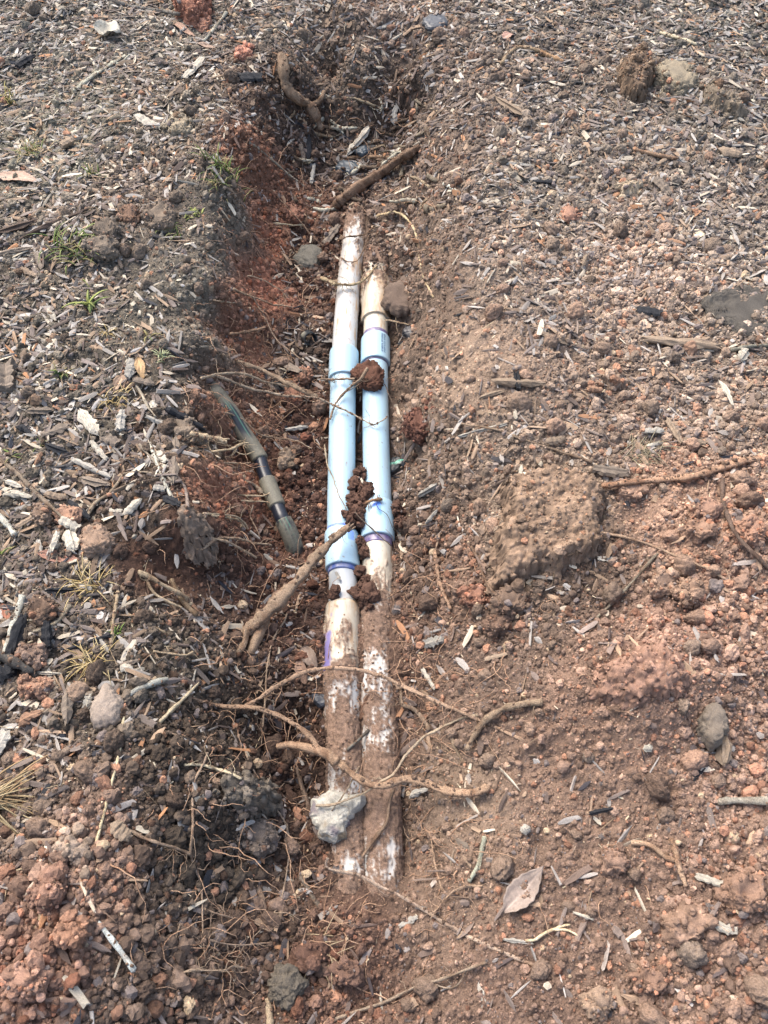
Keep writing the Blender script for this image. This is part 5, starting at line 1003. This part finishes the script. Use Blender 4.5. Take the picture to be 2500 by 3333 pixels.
# hand placed pieces: label, u0 v0 u1 v1, width in photo pixels, thickness m, colour
HC_ = """charred black log end lying on the far mulch|56 226 113 192|22|.014|charred black
charred black cylinder on the bank above the trench's far corner|776 268 848 264|34|.018|charred black
big pale splintered chip upright on the far mulch|603 264 663 196|24|.012|pale cream
tan knobbly chip beside the big pale splintered one|554 331 599 286|22|.014|tan
pale split chip standing in the far trench|1130 512 1206 414|22|.012|pale cream
dark upright charred chip in the trench's far corner|998 520 1000 445|20|.012|charred black
brown chip next to the charred one in the trench's far corner|985 530 972 470|16|.01|weathered grey brown
pale frayed chip standing in the far trench floor|1012 600 1022 540|16|.01|bleached grey
long bark chip with orange grain on the far slope|1604 324 1732 399|26|.014|tan
grey upright chip on the trench's back wall|1284 410 1286 345|24|.008|bleached grey
pale chip lying level on the far soil|1627 539 1732 545|16|.008|bleached grey
grey chip upright on the pale far soil|1800 710 1818 650|17|.008|weathered grey brown
thin charred chip on the pale far soil|1728 600 1808 603|14|.008|charred black
curled bark piece near the far yard's edge|2335 497 2412 514|30|.014|tan
broad bark chip leaning near the far yard's corner|2130 590 2180 640|26|.012|weathered grey brown
dark chip on the red soil inland of the damp bark sheet|2068 1018 2148 1030|30|.012|charred black
tan chip on the red soil near the gentle rim|1751 1090 1845 1128|18|.01|tan
large twisted bark strip below the damp bark sheet|2086 1118 2335 1142|34|.018|tan
white blocky chip near the yard's edge stick|2408 1185 2420 1146|30|.014|pale cream
long pale block of wood half buried at the gentle rim|1604 1250 1772 1262|34|.018|tan
dark stub lying across the long pale block|1678 1220 1686 1280|16|.012|charred black
orange brown chip on the crumbly yard|1905 1276 1955 1282|24|.014|orange brown
slate dark chip below the orange brown one|1900 1308 1966 1312|20|.01|charred black
white splinter pointing down near the yard's edge|2340 1245 2385 1325|18|.008|pale cream
pale rough chip at the gentle rim below the long block|1560 1300 1645 1275|18|.01|tan
flat pale chip with a thin twig by it|1774 1448 1838 1438|24|.01|tan
second flat grey chip near the curved pale sticks|2088 1415 2160 1412|20|.01|bleached grey
whitish chip below the second flat grey chip|2104 1460 2156 1448|14|.008|pale cream
curved pale stick chip on the crumbly yard|2170 1375 2215 1450|18|.012|tan
ragged pale chip by the curved pale stick chip|2220 1440 2296 1452|18|.01|tan
shredded bark bundle lying against the thick buried root|1930 1535 2040 1550|34|.016|weathered grey brown
bright pale chip on the rim above the slab|1650 1385 1500 1425|14|.01|bleached grey
frayed chip stuck in the slope by the dark clod|1372 1620 1435 1578|18|.012|bleached grey
pale frayed chip between the near coupling and the slope|1395 1705 1435 1660|17|.01|bleached grey
grey chip standing beside the crusted pipe end|1392 2100 1450 2085|26|.012|bleached grey
white ragged chip at the slope below the grey one|1380 2180 1420 2245|20|.008|pale cream
upright split wood chunk in the near red soil|2350 2500 2350 2385|38|.022|tan
smooth orange stained chip by the near heap|66 2368 138 2318|36|.014|orange brown
tall brown splintered chunk below the wedge shaped rock's side|222 2365 230 2235|38|.02|weathered grey brown
shell like curled chip in the near bank|355 2690 410 2745|42|.012|tan
grey plank like chip at the yard's edge under the dry grass|-5 2470 30 2385|48|.016|bleached grey
pale fibrous wood chunk, the thicker of the pair by the tan clod|228 1735 248 1805|38|.018|pale cream
pale fibrous wood chunk, the thinner of the pair by the tan clod|196 1745 176 1805|22|.014|pale cream
chunky pale chip above the pair of fibrous chunks|200 1700 262 1728|28|.014|pale cream
upright charcoal block by the bent grey stick|162 2034 164 2118|28|.018|charred black
charcoal sliver pointing to the pale roots|226 2122 362 2076|15|.01|charred black
curved charcoal twig piece by the straw nest|151 1932 245 1928|15|.012|charred black
long black bark strip beside the straight pale grey stick|86 2010 30 2180|36|.018|charred black
black burnt chunk at the yard's edge below the charred branch|-10 2215 60 2190|40|.02|charred black
charcoal stick, the straight ribbed one on the bank|531 1335 652 1403|26|.018|charred black
charcoal piece in the mulch near the tiny green blade|148 1455 228 1484|24|.014|charred black
dark chip by the yellow chip near the grass blades|60 1395 108 1415|22|.012|charred black
grey bark plank standing flat against the bank edge|560 1580 568 1425|40|.01|weathered grey brown
grey bark strip standing beside the tan upright leaf|425 1240 436 1175|28|.012|bleached grey
speckled bark slab below the tan upright leaf|435 1248 508 1262|20|.012|weathered grey brown
big pale flaky chip in the middle of the mulch|262 1345 325 1425|34|.014|pale cream
pale flaky chip upright beside the big pale flaky one|392 1410 400 1345|28|.012|bleached grey
dark bark flake between the two pale flaky chips|335 1425 390 1450|34|.012|weathered grey brown
long narrow pale chip below the big pale flaky one|302 1445 350 1502|17|.01|pale cream
broad brown bark flake with a torn side|140 1425 230 1395|30|.01|weathered grey brown
brown bark chip above the broad torn flake|90 1348 175 1342|24|.01|weathered grey brown
orange brown chip standing near the charcoal piece|120 1520 142 1480|18|.01|orange brown
big brown woody stump piece at the yard's edge|30 1205 25 1290|58|.03|weathered grey brown
long grey wood strip below the charcoal piece|240 1505 360 1562|20|.012|bleached grey
wide brown chip in the lower mulch|262 1565 360 1588|32|.012|weathered grey brown
pale flat chip near the yard's edge above the pebbly clods|15 1612 108 1620|24|.01|pale cream
pale torn chip beside the long brown twig|20 1570 78 1592|20|.01|pale cream
brown level chip above the orange tan pebbly clod|150 1618 222 1632|20|.01|tan
charred chip leaning on the orange tan pebbly clod|226 1640 300 1700|18|.012|charred black
split pale chip shaped like a V near the charred chip|408 1680 465 1628|24|.01|pale cream
dark flat scrap of bark under the white weathered stick|540 1630 590 1652|26|.012|charred black
pale chip at the bank edge by the dark flat scrap|500 1595 540 1600|20|.01|bleached grey
white flake by the crossed sticks|518 1478 540 1510|24|.008|pale cream
grey chip pointing at the grey clod|475 1365 545 1398|18|.012|bleached grey
small white flake near the slim grey twig|492 1312 508 1332|22|.006|pale cream
pale splinter chip on the bare grey bank|160 1010 185 1050|18|.006|pale cream
brown woody root chunk by the red crumbly clod|70 880 125 910|14|.01|tan
dark plank chip by the long green tuft|120 830 140 885|20|.01|weathered grey brown
long dark shred of bark at the yard's edge behind the clods|-10 770 130 728|26|.014|dark brown
reddish shred of bark beside the long dark one|60 790 285 690|16|.012|dark brown
grey shred of bark below the long dark one|-10 838 115 812|18|.012|weathered grey brown
pale flaky chip by the dull brown bark knob|440 385 520 430|24|.01|pale cream
brown ribbed piece above the small green sprouts|205 495 250 470|26|.02|tan
white flake standing in the near lower slope|1700 2710 1730 2695|24|.012|bleached grey
small black chip on the near slope|1922 2648 1996 2632|13|.008|charred black
pale yellow chip on the near slope by the forked root|2262 2852 2346 2878|20|.008|pale cream
white shredded chip near the yard's edge on the slope|2320 3008 2398 3032|24|.008|pale cream
thin white shred above the curly cream rootlet|1868 2972 1932 2994|9|.005|pale cream
white papery flake on the crumbly mound|2092 2438 2122 2430|22|.004|pale cream
pale flake above the wedge shaped rock|396 2176 432 2190|34|.012|pale cream
whitish chip by the wedge shaped rock's tip|284 2310 298 2262|20|.01|pale cream
pale splinter standing on the near bank by the mottled twig|612 2245 628 2185|9|.006|pale cream
flat yellow white splinter below the charcoal block|80 2192 212 2198|11|.006|pale cream
dark chip resting on the clod by the white rock|1340 2595 1400 2565|22|.01|bleached grey
orange chip on the dark soil at the fork of the fallen twig|602 1960 640 1998|14|.01|orange brown
pale chip tucked under the near coupling's lip|1046 1812 1080 1824|10|.006|bleached grey
grey green splinter leaning on the scraped pipe|1092 1868 1108 1895|11|.005|bleached grey
dark sliver lying in the gap of the pipe heap|1176 1560 1182 1578|6|.003|pale cream
brown flake against the far pipe|1058 800 1105 740|24|.012|weathered grey brown
thin tan chip upright beside the knotted root|1032 950 1040 890|11|.006|tan
grey flake behind the black pipe offcut|930 1190 972 1215|30|.008|weathered grey brown
pale weathered stick chip beside the red clods|930 1408 1000 1398|16|.012|bleached grey
black bark bit under the crossing roots|880 1245 920 1275|18|.012|charred black"""
used_lab = set()
for i, ln_ in enumerate(HC_.split("\n")):
    lb, co, wp, th_, cn = ln_.split("|"); u0, v0, u1, v1 = map(float, co.split())
    a = np.array(gz(u0, v0)); b = np.array(gz(u1, v1)); zc = math.dist(a, (0, 0, CAM_H)); w_ = float(wp)/FPX*zc; t_ = float(th_)
    g = np.random.default_rng(i); c = desat(lin(COLN[cn])*.74, .3)*[1.02, 1, 1.1]*g.uniform(.88, 1.12)
    o = put_chip(a, b, w_, t_, c, i, lift=t_*.5+.0035)
    tag(o, lb, "charcoal" if "charcoal" in lb else "bark" if "bark" in lb else "wood chip", "wood chips and charcoal lying in the mulch"); used_lab.add(lb)
    if "charcoal" in lb: o.name = "charcoal"
N_HAND = i + 1

# landmarks for labels of the many similar pieces
LM = [("pale grey leaf",354,112),("red clay clod",628,20),("bleached grass tuft",113,497),("long green tuft",225,815),("rim grass tuft",735,550),("green drooping plant",296,998),("ribbed charcoal stick",592,1368),("grey bank plank",565,1500),("broad pale flaky chip",292,1385),
 ("star shaped tuft",200,1225),("long brown twig",100,1585),("orange tan clod",226,1685),("rounded tan clod",313,1770),("straw nest",300,1905),("upright charcoal block",163,2075),("yellow straw spray",300,2160),("wedge shaped rock",350,2310),("pale straw stalk",355,2600),("curled shell chip",382,2715),
 ("grey clay ball",931,3215),("broken branch",900,1960),("white rock",1090,2650),("black hose",850,1500),("black pipe offcut",1005,1105),("pale split chip",1168,463),("gnarled far root",960,300),("slanted far root",1230,570),("large dark clod",2060,260),("tan topped rock",2190,270),("peeling curved root",1700,165),
 ("thin charred chip",1768,601),("rusty red clod",1850,700),("creamy leaf",2262,772),("damp bark sheet",2400,1010),("twisted bark strip",2210,1130),("long pale block",1688,1256),("slab of soil",1790,1700),("thick buried root",2230,1550),("dark curved twig",2400,1740),("red crumbly clod",1551,1940),
 ("cracked soil mound",2120,2180),("upright wood chunk",2350,2440),("bent arching root",1640,2310),("pinkish pointed leaf",1705,2898),("forked tan root",2210,2800),("curly cream rootlet",1780,3040),("stepped clod",2240,3010),("overhanging clod",620,1700),("grey stick",480,2240),("forked grey stick",325,240),
 ("near coupling",1111,1770),("far coupling",1120,1165),("stained socket",1222,950),("bristling grey lump",780,2580),("packed soil mound",240,2790),("long straight root",1476,3022),("smooth grey stick",2420,2610),("slender root",2184,1801)]
LMx = np.array([gz(a[1], a[2]) for a in LM])
def describe(front, x, y):
    d = np.hypot(LMx[:, 0]-x, LMx[:, 1]-y); o_ = np.argsort(d)
    for j in (1, 2, 3, 4, 5, 6):
        for form in ("{f} by the {a}, towards the {b}", "{f} off the {a}, facing the {b}", "{f} near the {a}, on the {b} side"):
            s = form.format(f=front, a=LM[o_[0]][0], b=LM[o_[j]][0])
            if s not in used_lab and len(s.replace("'", ' ').split()) <= 16: used_lab.add(s); return s
    return s
# scattered single chips
def in_frame(x, y, z, m=0):
    u, v = px(x, y, z); return (u > m) & (u < 2500-m) & (v > m) & (v < 3333-m)
cand = sample(5200); zc = zmap(cand[:, 0], cand[:, 1]); cz = gh(cand[:, 0], cand[:, 1])
ok = in_frame(cand[:, 0], cand[:, 1], cz, 15) & ~on_pipe(cand[:, 0], cand[:, 1], .05) & (rng.random(len(cand)) < zc[:, 3]*.95+.05)
u_, v_ = px(cand[:, 0], cand[:, 1], cz); 
near_w = 1/np.linalg.norm(np.stack([cand[:, 0], cand[:, 1], cz-CAM_H]), axis=0)
cand = cand[ok]; cz = cz[ok]; nsel = 296 - N_HAND
sel = np.arange(len(cand))[:nsel]
names = list(COLN)
for q, i in enumerate(sel):
    x, y = cand[i]; z = cz[i]; L_ = rng.uniform(.024, .05)*(1 if rng.random() < .8 else 1.4); w_ = rng.uniform(.004, .011); t_ = rng.uniform(.0025, .006)
    a = rng.uniform(0, math.pi); n = gnorm(np.array([x]), np.array([y]))[0]; d = np.array([math.cos(a), math.sin(a), rng.normal()*.18]); d -= n*np.dot(d, n)*.8; d /= np.linalg.norm(d)
    right_side = x > .1
    cn = names[rng.choice(7, p=[.13, .16, .2, .26, .12, .07, .06] if right_side else [.2, .24, .14, .2, .08, .12, .02])]
    m_ = np.array([x, y, z + t_*.5]); o = put_chip(m_ - d*L_/2, m_ + d*L_/2, w_, t_, desat(lin(COLN[cn])*.74, .3)*[1.02, 1, 1.1]*rng.uniform(.85, 1.15), q)
    size = "small" if L_ < .033 else "long" if L_ > .044 else "medium"; shp = "slender" if w_/L_ < .16 else "broad" if w_/L_ > .27 else "splintered"
    tag(o, describe(f"{size} {cn} {shp} chip", x, y), "wood chip", "wood chips and charcoal lying in the mulch")
# sticks and splinters piled in the trench's far end
g = np.random.default_rng(31)
for q in range(44):
    u0, v0 = g.uniform(930, 1400), g.uniform(300, 690)
    if 1090 < u0 < 1260 and v0 > 640: continue
    a_ = g.normal(0, 1.1) + (0 if g.random() < .6 else 1.57); ln_ = g.uniform(30, 110); du, dv = ln_*math.cos(a_), ln_*.6*math.sin(a_); th = g.random() < .5
    cn = ["weathered grey brown", "dark brown", "tan", "bleached grey"][g.integers(4)]; x, y, z = gz(u0+du/2, v0+dv/2)
    lb = describe(f"{'short' if ln_ < 70 else 'long'} {cn} {'stick' if th else 'splinter'}", x, y)
    root("stick", "stick", lb, [(u0, v0), (u0+du*.5+g.normal()*4, v0+dv*.5+g.normal()*4), (u0+du, v0+dv)], g.uniform(.003, .0085), g.uniform(.0022, .006), COLN[cn], 600+q, lets=3, group="sticks piled in the trench's far end", smooth=5)
# scattered single clods
CLODS = []
for s_ in range(12):
    V, F = ICO[4]; V = lump_shape(V, s_+900, a=(.34, .20, .13, .08)); sh = 1 + .22*fbm3(V*3, s_, 2)
    me = mesh_np("soil_clod", V, F, np.tile(sh[:, None], (1, 3))); me.materials.append(M_CLOD); CLODS.append(me)
CN = {"reddish brown": (132,98,80), "brown": (122,95,80), "grey brown": (116,100,90), "orange": (160,112,88), "dark": (86,62,52), "pinkish tan": (160,120,98)}
cand = sample(2600); zc = zmap(cand[:, 0], cand[:, 1]); cz = gh(cand[:, 0], cand[:, 1])
ok = in_frame(cand[:, 0], cand[:, 1], cz, 15) & ~on_pipe(cand[:, 0], cand[:, 1], .052) & (rng.random(len(cand)) < zc[:, 4]**1.5)
cand = cand[ok]; cz = cz[ok]; zc = zc[ok]
for q in range(min(255, len(cand))):
    x, y = cand[q]; z = cz[q]; r = .008 + .011*rng.random()**2.2; cl = zc[q, :3]
    k_ = list(CN); kk = min(k_, key=lambda a: np.abs(desat(lin(CN[a])*1.2, .4)-cl).sum()) if rng.random() < .6 else k_[rng.choice(6, p=[.25, .25, .15, .12, .08, .15])]
    o = bpy.data.objects.new("soil_clod", CLODS[q % 12]); C.objects.link(o); o.location = (x, y, z + r*.35); o.rotation_euler = tuple(rng.uniform(0, 6.28, 3))
    sc = r*np.array([1, rng.uniform(.7, 1), rng.uniform(.6, .9)]); o.scale = tuple(sc); c = (desat(lin(CN[kk])*1.15, .4)*.6 + cl*.4)*rng.uniform(.9, 1.12); o.color = (*map(float, c), 1)
    size = "small" if r < .011 else "big" if r > .015 else "middling"; shp = "knobbly" if sc[1]/r > .85 else "angular"
    tag(o, describe(f"{size} {kk} {shp} clod", x, y), "clod", "loose clods of soil around the trench")

# ------------------------------------------------------------------ what nobody could count: crumbs, mulch, fibres
def rand_rot(n):
    q = rng.normal(size=(n, 4)); q /= np.linalg.norm(q, axis=1, keepdims=True); w_, x, y, z = q.T
    return np.stack([1-2*(y*y+z*z), 2*(x*y-z*w_), 2*(x*z+y*w_), 2*(x*y+z*w_), 1-2*(x*x+z*z), 2*(y*z-x*w_), 2*(x*z-y*w_), 2*(y*z+x*w_), 1-2*(x*x+y*y)], 1).reshape(-1, 3, 3)
def scatter_mesh(variants, idx, Mx, pos, col):
    Vs, Fs, Cs = [], {}, []; k = 0
    for v in range(len(variants)):
        s = np.nonzero(idx == v)[0]
        if len(s) == 0: continue
        V0, Fl = variants[v]; W = np.einsum('nij,vj->nvi', Mx[s], V0) + pos[s][:, None]
        sh = 1 + .12*np.random.default_rng(v).normal(size=(1, len(V0), 1)); Cs.append((np.repeat(col[s][:, None], len(V0), 1)*sh).reshape(-1, 3)); Vs.append(W.reshape(-1, 3))
        for f in Fl: Fs.setdefault(f.shape[1], []).append((f[None] + (k + np.arange(len(s))*len(V0))[:, None, None]).reshape(-1, f.shape[1]))
        k += len(s)*len(V0)
    return np.vstack(Vs), [np.vstack(v) for v in Fs.values()], np.clip(np.vstack(Cs), 0, 1)
def crumbs(n, rmin, rmax, pw, sub, seed, sink=.35, wall=False):
    n = int(n*1.33); p = sample(n, .32, (-.40, 2.95)); z_ = zmap(p[:, 0], p[:, 1]); keep = rng.random(n) < (z_[:, 4]*.95 + .03)*(.6 + .8*np.clip(fbm2(p[:, 0]*13, p[:, 1]*13, seed, 3)+.35, 0, 1)); p = p[keep]; z_ = z_[keep]; m = len(p)
    if wall:
        sl_ = 1/np.clip(gnorm(p[:, 0], p[:, 1])[:, 2], .2, 1) - 1; kw_ = rng.random(m) < np.clip((sl_-.1)*1.1, 0, 1); p = p[kw_]; z_ = z_[kw_]; m = len(p)
    r = (rmin + (rmax-rmin)*rng.random(m)**pw)*np.maximum(grain(p[:, 0], p[:, 1]), .95 if wall else 0)
    onp = on_pipe(p[:, 0], p[:, 1], .036); yy = p[:, 1]; ok = ~onp | ((yy < yv(2000)) & (rng.random(m) < .30) & (r < .0030)); p, z_, r, onp = p[ok], z_[ok], r[ok], onp[ok]; m = len(p)
    h = gc(p[:, 0], p[:, 1]); c = surf_col(p[:, 0], p[:, 1], z_)*np.exp(rng.normal(0, .30, m))[:, None]; od = rng.random(m)
    c[od < .03] = desat(lin((172, 116, 88)), .3); c[(od > .06) & (od < .11)] = lin((116, 106, 102)); c[od > .992] = lin((176, 156, 130)); c = np.where((od > .11)[:, None] & (od < .22)[:, None], c*np.array([1.15, .92, .82]), c)
    c = np.where(onp[:, None], np.array([.19, .125, .088])*np.exp(rng.normal(0, .2, m))[:, None], c)
    V0, F0 = ICO[sub]; var = [(lump_shape(V0, seed+k, a=(.42, .20, .05, 0) if sub < 3 else (.38, .20, .12, .06)), [F0]) for k in range(10)]
    Mx = rand_rot(m)*(r[:, None]*rng.uniform(.65, 1.1, (m, 3)))[:, None, :]
    return scatter_mesh(var, rng.integers(0, 10, m), Mx, np.stack([p[:, 0], p[:, 1], h + r*(1-2*sink)*.6], 1), c)
def merge(parts):
    V = np.vstack([p[0] for p in parts]); Cc = np.vstack([p[2] for p in parts]); F = {}; k = 0
    for p in parts:
        for f in p[1]: F.setdefault(f.shape[1], []).append(f+k)
        k += len(p[0])
    return V, [np.vstack(v) for v in F.values()], Cc
V, F, Cc = merge([crumbs(150000, .0015, .0036, 1.2, 1, 10, .15), crumbs(52000, .003, .0075, 2.2, 2, 40, .25), crumbs(110000, .0013, .0030, 1.3, 1, 210, .1), crumbs(6500, .0065, .0125, 2.2, 3, 70), crumbs(170000, .0018, .0058, 1.6, 1, 110, .2, True), crumbs(30000, .004, .010, 2, 2, 150, .3, True)])
tag(link("soil_crumbs", mesh_np("soil_crumbs", V, F, Cc, smooth=False), M_SOIL), None, None, kind="stuff")
def shreds(n, l0, l1, w0, w1, t0, t1, seed, palette, probs, dens, rings=3, sides=4, steep=.35, pale_w=0.0):
    n = int(n*1.33); p = sample(n, .32, (-.40, 2.95)); z_ = zmap(p[:, 0], p[:, 1]); patch = .55 + .9*np.clip(fbm2(p[:, 0]*11, p[:, 1]*9, seed, 3)+.35, 0, 1); keep = rng.random(n) < dens(z_)*patch; p = p[keep]
    p = p[~on_pipe(p[:, 0], p[:, 1], .036)]; m = len(p); z_ = zmap(p[:, 0], p[:, 1])
    L_ = l0 + (l1-l0)*rng.random(m)**1.8; w_ = rng.uniform(w0, w1, m); t_ = rng.uniform(t0, t1, m); nrm = gnorm(p[:, 0], p[:, 1])
    a = 3.5*fbm2(p[:, 0]*7, p[:, 1]*7, 77, 2) + rng.normal(0, .95, m); d = np.stack([np.cos(a), np.sin(a), rng.normal(size=m)*steep*.5], 1); d -= nrm*(d*nrm).sum(1)[:, None]*.75; d /= np.linalg.norm(d, axis=1)[:, None]
    nn = nrm + rng.normal(size=(m, 3))*steep; s = np.cross(nn, d); s /= np.linalg.norm(s, axis=1)[:, None]; nn = np.cross(d, s)
    Mx = np.stack([d*L_[:, None], s*w_[:, None], nn*t_[:, None]], 2)
    ends = np.maximum.reduce([gh(p[:, 0]+q*d[:, 0]*L_*.35, p[:, 1]+q*d[:, 1]*L_*.35) for q in (-1, 0, 1)])
    h = gh(p[:, 0], p[:, 1])*.35 + ends*.65
    P3 = np.stack([p[:, 0], p[:, 1], h + t_*.45 + .0006], 1)
    pal = np.array([lin(c)*.82*[1, .995, 1.0] for c in palette]); c = pal[rng.choice(len(pal), m, p=probs)]*np.exp(rng.normal(0, .18, m))[:, None]
    dirt = rng.random(m)[:, None]*.4; c = c*(1-dirt) + z_[:, :3]*dirt*1.05
    var = [(lambda q: (q[0], [q[1], q[2]]))(chip_mesh(seed+k, rings, sides, .12)) for k in range(10)]
    return scatter_mesh(var, rng.integers(0, 10, m), Mx, P3, c)
pal = [(202,192,172), (166,162,156), (156,134,112), (126,116,110), (98,86,80), (48,52,60), (170,126,92)]
mulch = merge([
 shreds(66000, .010, .050, .003, .014, .001, .0036, 1, pal, [.09, .22, .15, .26, .16, .10, .02], lambda z: .012+.95*z[:, 3]**.8, 4, 5),
 shreds(22000, .004, .012, .0018, .004, .0006, .0015, 50, [(222,210,182), (196,182,152), (160,140,116)], [.5, .3, .2], lambda z: (z[:, 5]*.75+.02)*(.35+.65*z[:, 3]), 2, 4),
 shreds(26000, .004, .011, .0014, .0032, .0006, .0014, 90, [(226,212,186), (190,160,130)], [.6, .4], lambda z: z[:, 5]**1.5*.6+.02, 2, 4),
 shreds(5500, .02, .055, .0009, .002, .0008, .0016, 70, [(150,132,108), (128,108,90), (100,84,72), (186,170,140)], [.3, .35, .25, .1], lambda z: .10+.45*z[:, 3], 6, 4, .25)])
tag(link("shredded_mulch", mesh_np("shredded_mulch", *mulch, smooth=False), M_MULCH), None, None, kind="stuff")
# hair roots hanging out of the cut faces and littering the trench
ms = []; g = np.random.default_rng(5)
def hair(u, v, n, ln, spread):
    x, y, z = gz(u, v)
    for k in range(n):
        bx, by = x + g.normal()*spread, y + g.normal()*spread; nn = gnorm(np.array([bx]), np.array([by]))[0]; q = np.array([bx, by, float(gh(np.array([bx]), np.array([by]))[0])-.002]); d = nn*.7 + g.normal(size=3)*.7
        L_ = g.uniform(*ln); pts_ = [q]; d /= np.linalg.norm(d)
        for _ in range(9):
            d = d + g.normal(size=3)*.35 + np.array([0, 0, -.10]); d /= np.linalg.norm(d); e = pts_[-1] + d*L_/9; e[2] = max(e[2], float(gh(np.array([e[0]]), np.array([e[1]]))[0])+.001); pts_.append(e)
        ms.append(tube(np.array(pts_), np.linspace(g.uniform(.0005, .0011)*(1.3 if ln[1] > .1 else 1), .0004, 10), 4, .05, k))
for u, v, n in [(760,620,10),(800,700,12),(740,800,12),(830,820,8),(720,900,12),(780,960,10),(740,1040,12),(820,1060,8),(700,1150,14),(760,1200,10),(690,1280,12),(730,1380,12),(700,1480,14),(740,1560,10),(700,1650,10),(780,1720,10),(650,1850,8),(900,500,8),(1000,330,8),(1150,380,8),(1300,430,10),(1380,560,10),(1400,700,6),(1380,1100,6),(1350,1750,8),(1420,1850,8),(1500,1700,6),(1400,2050,8),(1450,2300,10),(1400,2500,12),(1430,2700,14),(1480,2850,12),(1420,3000,8),(900,2100,10),(820,2200,12),(750,2300,12),(700,2420,14),(850,2450,8),(760,2600,12),(700,2700,10),(640,2900,12),(760,2950,12),(830,3080,12),(700,3200,10),(900,2800,6),(560,2150,8),(480,2060,8),(430,1980,8),(1800,2000,6),(1950,2250,6),(2100,2850,6)]:
    hair(u, v, n, (.02, .07), .035)
for u, v, n in [(900,1000,5),(850,1150,6),(800,1300,8),(850,1450,6),(950,1250,6),(950,750,4),(1000,600,5),(1100,500,5),(1250,450,5),(1350,620,4),(1400,800,4),(780,1700,5),(880,1850,5),(950,2050,6),(850,2250,6),(980,2350,6),(1080,2450,5),(1300,2300,5),(1380,2450,6),(900,2650,5),(800,2850,6),(1000,3000,5),(1380,2850,5),(1100,3150,5),(650,3050,6),(1400,2050,5),(1350,1900,4),(1500,2300,4)]:
    hair(u, v, int(n*3), (.05, .14), .06)
V, F = join(ms); cc = bark(V, lin((182,150,124))*.85, 4, .25)
tag(link("hair_roots", mesh_np("hair_roots", V, F, cc), M_ROOT), None, None, kind="stuff")
